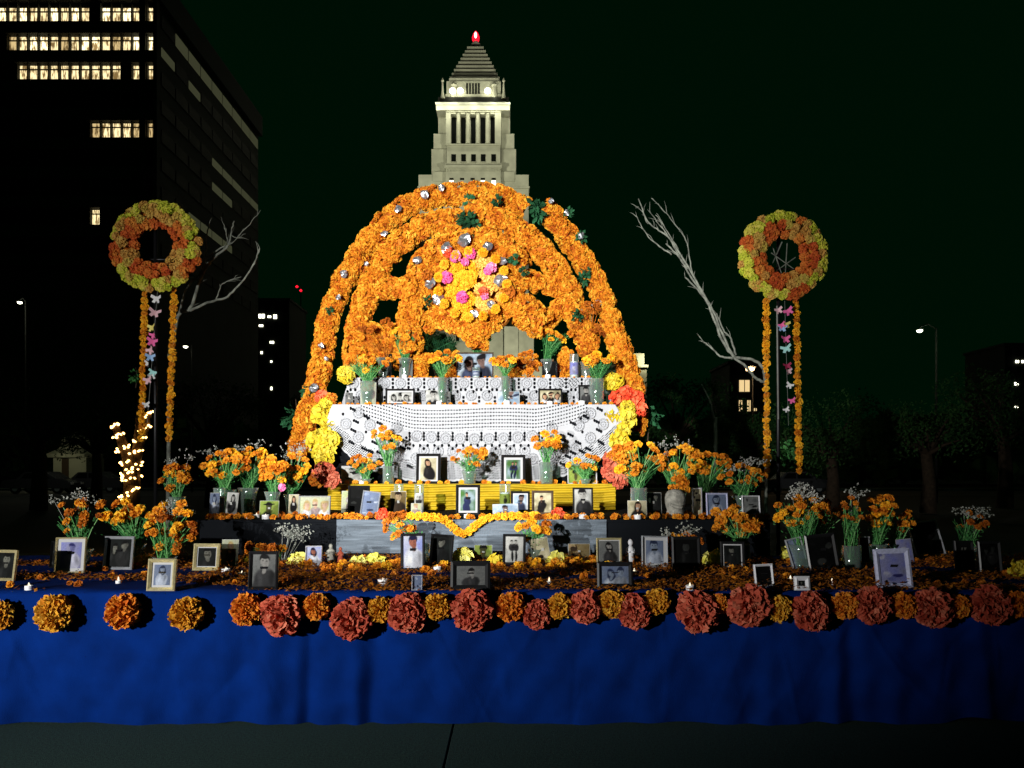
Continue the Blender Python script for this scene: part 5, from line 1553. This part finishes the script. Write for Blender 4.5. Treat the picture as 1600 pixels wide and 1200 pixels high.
# bare painted branches
def branches(name, lines, D, label, r0=4.0):
    q = MB()
    for pts, ra_, rb2 in lines:
        cl = catmull([(a, b_, (c if c is not None else D)) for (a, b_, c) in [(p[0], p[1], p[2] if len(p) > 2 else None) for p in pts]], 5)
        n = len(cl); wob = random.Random(len(pts) * 7 + int(pts[0][0]))
        P = [W(p[0] + wob.uniform(-.8, .8), p[1] + wob.uniform(-.8, .8), p[2]) for p in cl]
        q.tube(P, [(ra_ + (rb2 - ra_) * i / (n - 1)) * .72 / F * D for i in range(n)], 7)
        for _ in range(int(n / 3.2)):
            i = wob.randrange(n // 3, n); a = P[i]; d = (P[min(i + 1, n - 1)] - P[i - 1]).normalized()
            d = (d + Vector((wob.uniform(-.8, .8), wob.uniform(-.3, .3), wob.uniform(-.5, .8)))).normalized(); L = wob.uniform(.04, .16)
            q.tube([a, a + d * L * .5 + Vector((wob.uniform(-.01, .01), 0, .01)), a + d * L], [.0045, .003, .001], 5)
    return tag(q.build(name, M['branch'], smooth=True), label, 'branch')


branches('bare_branch', [
    ([(262, 900), (265, 640), (275, 505), (297, 482), (308, 452), (320, 420), (340, 398), (356, 385), (361, 365), (366, 345)], 5.0, 1.4),
    ([(262, 560), (280, 490), (292, 450), (318, 420), (322, 390), (322, 370), (327, 354)], 2.6, 1.3),
    ([(297, 485), (330, 471), (352, 465), (372, 447), (395, 416), (406, 388)], 3.0, 1.4),
    ([(338, 468), (344, 452), (350, 442), (378, 432)], 1.4, .7), ([(322, 405), (345, 388), (362, 380), (390, 350), (408, 328)], 1.8, .6), ([(356, 382), (352, 360), (346, 342)], 1.2, .6), ([(300, 440), (316, 425), (330, 410)], 2.6, 1.6), ([(362, 368), (372, 372), (380, 366)], .9, .5)],
    9.2, 'forked silvery bare branch rising beside the left wreath')
branches('bare_branch', [
    ([(1196, 900), (1197, 700), (1196, 596), (1190, 572), (1176, 562), (1150, 558), (1132, 538), (1118, 505), (1105, 470), (1088, 440), (1068, 405), (1048, 375), (1030, 360), (1012, 345), (997, 310)], 4.2, 1.2),
    ([(1196, 598), (1180, 590), (1165, 572), (1145, 556), (1128, 520), (1112, 480), (1095, 455), (1075, 425), (1060, 400), (1040, 380)], 3.4, 1.6),
    ([(1146, 560), (1125, 556), (1108, 540), (1096, 532)], 2.6, 1.2), ([(1150, 555), (1142, 530), (1130, 515), (1120, 490)], 2.2, 1.4),
    ([(1082, 430), (1078, 405), (1072, 375), (1055, 350), (1038, 330), (1018, 310)], 1.6, .7), ([(1075, 420), (1058, 395), (1045, 370), (1030, 350), (1015, 330)], 1.6, .8),
    ([(1050, 398), (1030, 385), (1010, 365), (995, 340)], 1.8, .8), ([(1108, 478), (1090, 452), (1070, 434)], 2.4, 1.6), ([(1060, 390), (1040, 356), (1024, 335)], 1.4, .7), ([(1012, 350), (1004, 332), (996, 322)], 1, .5)],
    9.3, 'long twisted silvery bare branch leaning left from the right pole')

# palm fronds behind the altar
def frond(px, py, D, L, ang, label, n=26, mat='dark_leaf'):
    o = empty('palm_frond', W(px, py, D), 0, label, 'frond')
    dx, dz = math.cos(rad(ang)), math.sin(rad(ang))
    P = [Vector((dx * L * t, .05 * t, dz * L * t - .1 * L * t * t)) for t in (0, .25, .5, .75, 1)]
    b = MB(); b.tube(P, [.01, .009, .007, .005, .002], 5); b.build('rib', M[mat], o)
    for k in range(n):
        t = .1 + .9 * (k // 2) / (n / 2); s = 1 if k % 2 else -1
        i = min(3, int(t * 4)); c = P[i].lerp(P[i + 1], t * 4 - i)
        d = Vector((dx * .75 - s * dz * .65, .1, dz * .75 + s * dx * .65)) * L * .5 * (1.1 - t * .6)
        w_ = Vector((-d.z, 0, d.x)).normalized() * .0045
        b = MB(); b.add([c, c + d * .5 + w_, c + d, c + d * .5 - w_, c + d * .5 + Vector((0, .006, 0))], [(0, 1, 4), (1, 2, 4), (2, 3, 4), (3, 0, 4)]); b.build('leaflet', M[mat], o)


frond(705, 560, 9.9, .5, 150, 'dark palm frond spiking left behind the hole in the arch')
frond(668, 555, 9.95, .42, 35, 'dark palm frond spiking right behind the hole in the arch')
frond(938, 590, 9.75, .40, 40, 'palm frond between bouquet and right arch leg')

# green leaf branches right and left of the arch legs
for (px, py, D, r, lb) in ((1012, 650, 9.4, 30, 'small leafy branch outside the right arch leg'), (462, 650, 9.5, 26, 'small leafy branch outside the left arch leg'), (1228, 705, 10.5, 24, 'leafy green shrub between the right strands'),
                           (212, 588, 9.5, 14, 'green leaf sprig beside the left strand')):
    o = empty('leafy_branch', W(px, py, D), 0, lb, 'branch'); s = D / F
    b = MB(); b.tube([(0, 0, -r * s * 1.3), (0.02, 0, 0), (0, 0, r * s)], [.008, .006, .003], 5); b.build('stem', M['bark'], o)
    leaf_cluster(70, r * s, R, .35, .16).build('foliage', M['leaf' if px in (212, 1228) else 'dark_leaf'], o)['kind'] = 'stuff'

# ------------------------------------------------------------------ trees
def tree(px, D, top, halfw, crown_h, label, seed, trunk_r=.16, leaves=2600, cls='leafy_tree', group='dark trees behind the altar'):
    rr = random.Random(seed); s = D / F
    x = WX(px, D); ztop = CZ - (top - HZ) * s
    o = empty(cls, (x, D, 0), 0, label, 'tree', group)
    hw = halfw * s; ch_ = crown_h * s; zc = ztop - ch_ / 2
    q = MB(); q.tube([(0, 0, 0), (.05, 0, zc * .4), (-.04, .1, zc * .8), (0, 0, zc)], [trunk_r * 1.3, trunk_r, trunk_r * .8, trunk_r * .4], 9)
    blobs = []
    for k in range(11):
        a = rr.uniform(0, 6.283); e = rr.uniform(-.7, .9); q_ = rr.uniform(.45, .85)
        c = Vector((math.cos(a) * math.cos(e) * hw * q_, math.sin(a) * math.cos(e) * hw * q_ * .8, zc + math.sin(e) * ch_ * .5 * q_)); blobs.append(c)
        q.tube([(0, 0, zc * .7), (c.x * .5, c.y * .5, (zc * .75 + c.z) / 2), tuple(c)], [trunk_r * .45, trunk_r * .25, trunk_r * .08], 5, cap=False)
    q.build('trunk', M['bark'], o, True)
    m = MB(); L = max(.05, 3.6 * s)
    for _ in range(leaves):
        c = rr.choice(blobs); rb3 = hw * .34
        d = Vector((rr.gauss(0, 1), rr.gauss(0, 1), rr.gauss(0, .8))).normalized() * rb3 * rr.random() ** .45
        p = c + d; t = Vector((rr.uniform(-1, 1), rr.uniform(-1, 1), rr.uniform(-1, 1))).normalized(); u = t.cross(Vector((rr.random(), rr.random(), rr.random()))).normalized()
        l = L * rr.uniform(.5, 1)
        m.add([p - t * l, p + u * l * .45, p + t * l, p - u * l * .45], [(0, 1, 2, 3)])
    m.build('crown', M['tree_leaf'], o)
    return o


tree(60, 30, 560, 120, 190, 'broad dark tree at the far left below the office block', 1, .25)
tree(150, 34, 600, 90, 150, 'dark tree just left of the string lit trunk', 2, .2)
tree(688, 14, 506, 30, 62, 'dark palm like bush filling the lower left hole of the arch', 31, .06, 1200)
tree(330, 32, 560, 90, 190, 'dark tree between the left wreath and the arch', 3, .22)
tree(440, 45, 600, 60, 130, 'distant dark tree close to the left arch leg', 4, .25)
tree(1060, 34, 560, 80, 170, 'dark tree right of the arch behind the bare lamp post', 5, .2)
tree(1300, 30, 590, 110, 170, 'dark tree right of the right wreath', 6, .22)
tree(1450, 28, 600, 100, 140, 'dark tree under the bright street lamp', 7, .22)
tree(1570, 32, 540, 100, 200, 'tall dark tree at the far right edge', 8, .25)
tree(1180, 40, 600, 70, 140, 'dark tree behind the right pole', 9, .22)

# far mass of trees that closes the horizon
q = MB(); rt3 = random.Random(77)
for _ in range(16000):
    px = rt3.uniform(-150, 1750); D = rt3.uniform(78, 92)
    top = 668 + 14 * math.sin(px * .021) + 9 * math.sin(px * .057 + 2) + 5 * math.sin(px * .13)
    py = top + (745 - top) * rt3.random() ** 1.1
    c = W(px, py, D); L = rt3.uniform(.5, 1.3)
    t = Vector((rt3.uniform(-1, 1), rt3.uniform(-1, 1), rt3.uniform(-1, 1))).normalized() * L; u = t.cross(Vector((rt3.random(), rt3.random(), rt3.random()))).normalized() * L * .7
    q.add([c - t, c + u, c + t, c - u], [(0, 1, 2, 3)])
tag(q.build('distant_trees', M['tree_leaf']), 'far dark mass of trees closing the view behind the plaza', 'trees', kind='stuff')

# trunk wrapped in string lights
TD = 16.0
lt = empty('string_light_tree', W(207, 735, TD).xy.to_3d(), 0, 'forked tree trunk wrapped in glowing warm string lights at the left', 'tree')
lt.location.z = 0; lo = lt.location
forks = [([(206, 900), (206, 800), (205, 745), (200, 715), (188, 685), (178, 660)], 15, 5), ([(208, 760), (209, 735), (216, 700), (226, 672), (234, 640)], 12, 4), ([(214, 700), (220, 620), (222, 540)], 6, 3)]
q = MB(); wires = MB()
bulb = MB(); bulb.lathe([(.002, -.026), (.02, -.014), (.026, 0), (.02, .014), (.002, .026)], 8); bulb_me = bulb.mesh('bulb', M['bulb'], True)
rl = random.Random(12)
bl = 0
for pts, ra_, rb2 in forks:
    cl = catmull([(a, b_, TD) for a, b_ in pts], 8); n = len(cl); P = [W(p[0], p[1], TD) - lo for p in cl]
    rads = [(ra_ + (rb2 - ra_) * i / (n - 1)) / F * TD for i in range(n)]
    q.tube(P, rads, 10)
q.build('trunk', M['bark'], lt, True)
for pts, ra_, rb2, stp in ((forks[0][0][1:], 15, 5, 4.2), (forks[1][0], 12, 4, 5.2)):
    cl = catmull([(a, b_, TD) for a, b_ in pts], 60); prev = None; acc = 0; k = 0; wp = []
    for i, p in enumerate(cl):
        t = i / len(cl); r = (ra_ + (rb2 - ra_) * t) * 1.12 / F * TD
        if prev is not None: acc += math.hypot(p[0] - prev[0], p[1] - prev[1])
        prev = p; an = i * .16
        c = W(p[0], p[1], TD) - lo + Vector((math.cos(an) * r, math.sin(an) * r, 0))
        if i % 3 == 0: wp.append(c)
        if acc > stp / 3.4 and math.sin(an) < .25:
            acc = 0
            link('bulb', bulb_me, lt, c + Vector((rl.uniform(-.05, .05), -.012, rl.uniform(-.03, .03))), (0, rl.uniform(-1, 1), 0), (1.15, 1, .8))
    wires.tube(wp, .006, 4)
wires.build('wire', M['black_metal'], lt)

# ------------------------------------------------------------------ street furniture and far lights
def street_lamp(px, py, D, label, mat, power, col, pole_px=None, rh=3.2, name='street_lamp'):
    s = D / F; pp = pole_px if pole_px is not None else px
    h = W(px, py, D); x = WX(pp, D)
    o = empty(name, (x, D, 0), 0, label, 'street lamp')
    b = MB(); b.tube([(0, 0, 0), (0, 0, h.z + .1)], [.07, .045], 8); b.build('post', M['post'], o, True)
    b = MB(); b.tube([(0, 0, h.z + .05), ((h.x - x) * .5, 0, h.z + .28), (h.x - x, 0, h.z + .14)], .035, 6); b.build('arm', M['post'], o, True)
    b = MB(); r = rh * s; b.lathe([(r * .2, r * .5), (r * 1.2, r * .15), (r * 1.0, -.0)], 12, (h.x - x, 0, h.z), cap0=True); b.build('hood', M['grey_metal'], o, True)
    b = MB(); b.lathe([(r * .9, 0), (r * .8, -r * .45), (r * .3, -r * .7)], 12, (h.x - x, 0, h.z), cap1=True); b.build('lamp', M[mat], o, True)
    if power: point('lamp_light', (h.x, D - 1.3, h.z - r * 1.2), power, col, .12)


street_lamp(1437, 516, 37, 'bright street lamp above the dark trees at right', 'lamp_white', 45, (.8, 1, .6), 1463, 5)
street_lamp(31, 472, 58, 'small street lamp glowing at the far left', 'lamp_white', 60, (1, .98, .7), 40, 4)
street_lamp(1172, 575, 60, 'orange street lamp behind the right bare branch', 'lamp_warm', 300, (1, .6, .3), 1176, 8)
street_lamp(290, 541, 55, 'small dim lamp right of the left strands', 'lamp_white', 0, (1, 1, 1), 300, 4)
o = empty('lamp_post', (WX(1118, 22), 22, 0), 0, 'unlit grey lamp post with a slanting arm right of the arch', 'lamp post')
b = MB(); b.tube([(0, 0, 0), W(1118, 652, 22) - o.location], [.06, .05], 8); b.build('post', M['grey_metal'], o, True)
b = MB(); b.tube([W(1116, 655, 22) - o.location, W(1109, 625, 22) - o.location, W(1096, 600, 22) - o.location], [.035, .025, .015], 6); b.build('arm', M['grey_metal'], o, True)
point('plaza_glow', (WX(1150, 19), 19, 4.5), 14, (.8, 1, .7), .3)

# distant buildings with a few lit windows
def far_block(px0, px1, top, D, wins, label, mat='room_warm'):
    s = D / F; x0, x1 = WX(px0, D), WX(px1, D)
    o = empty('distant_building', ((x0 + x1) / 2, D, 0), 0, label, 'building'); cx = (x0 + x1) / 2
    z = CZ - (top - HZ) * s
    b = MB(); b.box(x0 - cx, x1 - cx, 0, 14, 0, z); b.box(x0 - cx - .3, x1 - cx + .3, -.3, 14.3, z, z + .5); b.build('wall', M['facade'], o)
    lit_ = set((a, c) for a, c, w, h in wins)
    for (a, c, w, h) in wins:
        q = W(a, c, D); b = MB(); b.box(q.x - cx - w / 2 * s, q.x - cx + w / 2 * s, -.12, -.02, q.z - h / 2 * s, q.z + h / 2 * s); wo_ = b.build('window', M[mat], o)
        b = MB(); b.box(q.x - cx - .06, q.x - cx + .06, -.2, -.12, q.z - h / 2 * s, q.z + h / 2 * s); b.build('mullion', M['facade'], wo_)
    for i in range(int((px1 - px0) / 14)):
        for j in range(int((HZ - top) / 26)):
            a = px0 + 8 + i * 14; c = top + 12 + j * 26
            if any(abs(a - w_[0]) < w_[2] / 2 + 5 and abs(c - w_[1]) < w_[3] / 2 + 7 for w_ in wins): continue
            q = W(a, c, D); b = MB(); b.box(q.x - cx - 3 * s, q.x - cx + 3 * s, -.08, -.02, q.z - 5 * s, q.z + 5 * s); b.build('window', M['pane'], o)


far_block(396, 452, 470, 170, [(409, 494, 9, 6), (421, 495, 5, 3), (430, 495, 5, 6), (408, 509, 6, 3), (425, 535, 6, 3.5), (409, 551, 2.5, 4), (424, 565, 2.5, 3), (424, 607, 2.5, 5)], 'dark distant block with small white windows left of the arch', 'lamp_white')
far_block(1140, 1196, 568, 150, [(1163, 603, 16, 18), (1157, 634, 5, 17), (1170, 634, 5, 17), (1180, 640, 4, 4)], 'distant block with warm yellow windows behind the right branch')
far_block(1570, 1640, 540, 160, [(1589, 565, 5, 4), (1598, 565, 4, 4), (1588, 600, 6, 5), (1588, 636, 5, 2.5)], 'distant block with tiny white windows at the right edge', 'lamp_white')
# mast with two red lights
o = empty('radio_mast', (WX(470, 220), 220, 0), 0, 'thin distant mast with two small red lights left of the arch', 'mast')
b = MB(); b.tube([(0, 0, 0), W(470, 448, 220) - o.location], [.5, .12], 6); b.build('mast', M['black_metal'], o)
for (px, py) in ((464, 448), (470, 454)):
    b = MB(); b.lathe([(.05, -.35), (.38, -.15), (.42, .1), (.05, .4)], 8, tuple(W(px, py, 219.4) - o.location)); b.build('red_lamp', M['beacon'], o, True)
    b = MB(); b.tube([W(px, py, 219.6) - o.location, W(470, py + 2, 220) - o.location], .08, 4); b.build('bracket', M['black_metal'], o)

# little lit pavilion across the street and parked cars
PD = 62
o = empty('pavilion', (WX(42, PD), PD + 6, 0), 0, 'pale lit kiosk with arched openings across the street at left', 'kiosk')
s = PD / F; q0 = Vector((WX(42, PD), PD + 6, 0))
b = MB(); b.box(-1.4, 1.4, 0, 3, 0, 2.6); b.build('wall', M['granite'], o)
b = MB(); b.lathe([(2.2, 2.6), (2.3, 2.9), (1.3, 3.4), (1.1, 4.2), (.2, 4.8)], 8, (-.3, 1.5, 0)); b.build('roof', M['granite'], o)
for k in (-.35,):
    b = MB(); b.box(k - .28, k + .28, -.1, 0, 0, 2.5); b.build('pillar', M['dark_wood'], o)
for k in (-1.0, .7):
    b = MB(); b.box(k - .3, k + .3, -.06, 0, .2, 1.0); b.build('window', M['pane'], o)
point('kiosk_fill', (WX(44, PD) + .3, PD + 2.0, 3.2), 60, (1, .98, .6), .2)  # added light without a fixture, brightens the kiosk front


def car(px, D, label, rz=0):
    o = empty('parked_car', (WX(px, D), D, 0), rz, label, 'car', 'cars parked across the street')
    prof = [(-2.2, .35), (-2.2, .75), (-2.05, .88), (-1.25, .95), (-.75, 1.38), (.55, 1.42), (1.25, .98), (2.0, .86), (2.2, .7), (2.2, .35)]
    b = MB(); n = len(prof)
    for (y, ins) in ((-.86, 0), (.86, 0)):
        pass
    vs = [(x, -.86, z) for x, z in prof] + [(x, .86, z) for x, z in prof]
    fs = [tuple(range(n))[::-1], tuple(range(n, 2 * n))] + [(i, (i + 1) % n, n + (i + 1) % n, n + i) for i in range(n)]
    b.add(vs, fs); b.build('body', M['car_paint'], o)
    for (a, c, d, e) in ((-.95, -.15, -.68, -.15), (-.05, .95, -.05, .52)):
        b = MB(); b.add([(a, -.865, .98), (c, -.865, .98), (e, -.865, 1.32), (d, -.865, 1.32)], [(0, 1, 2, 3)]); b.build('side_window', M['pane'], o)
    for wx in (-1.35, 1.35):
        for wy in (-.84, .7):
            b = MB(); b.tube([(wx, wy, .33), (wx, wy + .16, .33)], .33, 14); w_ = b.build('wheel', M['rubber'], o)
            b = MB(); b.tube([(wx, wy - .01, .33), (wx, wy + .02, .33)], .18, 10); b.build('rim', M['silver'], w_)
    for wy in (-.6, .6):
        b = MB(); b.box(2.19, 2.23, wy - .16, wy + .16, .6, .74); b.build('headlight', M['wax'], o)


car(68, 52, 'dark parked car in front of the lit kiosk')
car(150, 54, 'dark parked car glinting left of the string lit trunk')
car(1240, 52, 'dark parked car seen between the right strands and the bouquet')
point('street_glow', (WX(110, 50), 49, 5), 70, (1, .98, .85), .3)  # added light with no lamp of its own, brightens cars and street

# ------------------------------------------------------------------ labels of the loose marigold heads: told apart by what they lie beside
from collections import defaultdict
LAND = defaultdict(list)
cand = [o for o in COL.objects if o.parent is None and o.get('label') and o.get('category') in ('picture frame', 'photograph', 'candle', 'figurine', 'sculpture')]
full = [o['label'] for o in cand]
for o in cand:
    lb = o['label']; sh = lb
    for cut in (' with ', ' behind ', ' beside ', ' between ', ' in front of ', ' on the ', ' at the '):
        c = sh.split(cut)[0]
        if len(c.split()) >= 3 and sum(1 for f_ in full if f_.startswith(c)) == 1: sh = c
    if len(sh.split()) > 9: continue
    p = o.location; z = min((DECK, T2, T3, SH1, SH2), key=lambda q_: abs(q_ - p.z))
    LAND[z].append((800 + p.x / p.y * F, p.y, sh))
buck = defaultdict(list)
for (o, px, D, surf) in LOOSE:
    L_ = min(LAND[surf], key=lambda l: abs(l[0] - px) + 60 * abs(l[1] - D)) if LAND[surf] else None
    if L_: buck[(L_[2], 'left' if px < L_[0] else 'right', L_[0])].append((abs(px - L_[0]), o))
    if '_px' in o: del o['_px']
num = ['nearest', 'second', 'third', 'fourth', 'fifth', 'sixth', 'seventh', 'eighth', 'ninth', 'tenth', 'eleventh', 'twelfth', 'thirteenth', 'fourteenth', 'fifteenth', 'sixteenth', 'seventeenth', 'eighteenth']
for (sh, side, _x), lst in buck.items():
    for k, (d_, o) in enumerate(sorted(lst, key=lambda t: t[0])):
        art = '' if sh.split()[0] in ('the',) else 'the '
        o['label'] = f'{num[min(k, 17)]} marigold head to the {side} of {art}{sh}'
for o in COL.objects:
    if o.get('label') and len(o['label'].split()) > 16: o['label'] = ' '.join(o['label'].replace('glass vase of the', 'vase of the').split()[:16])
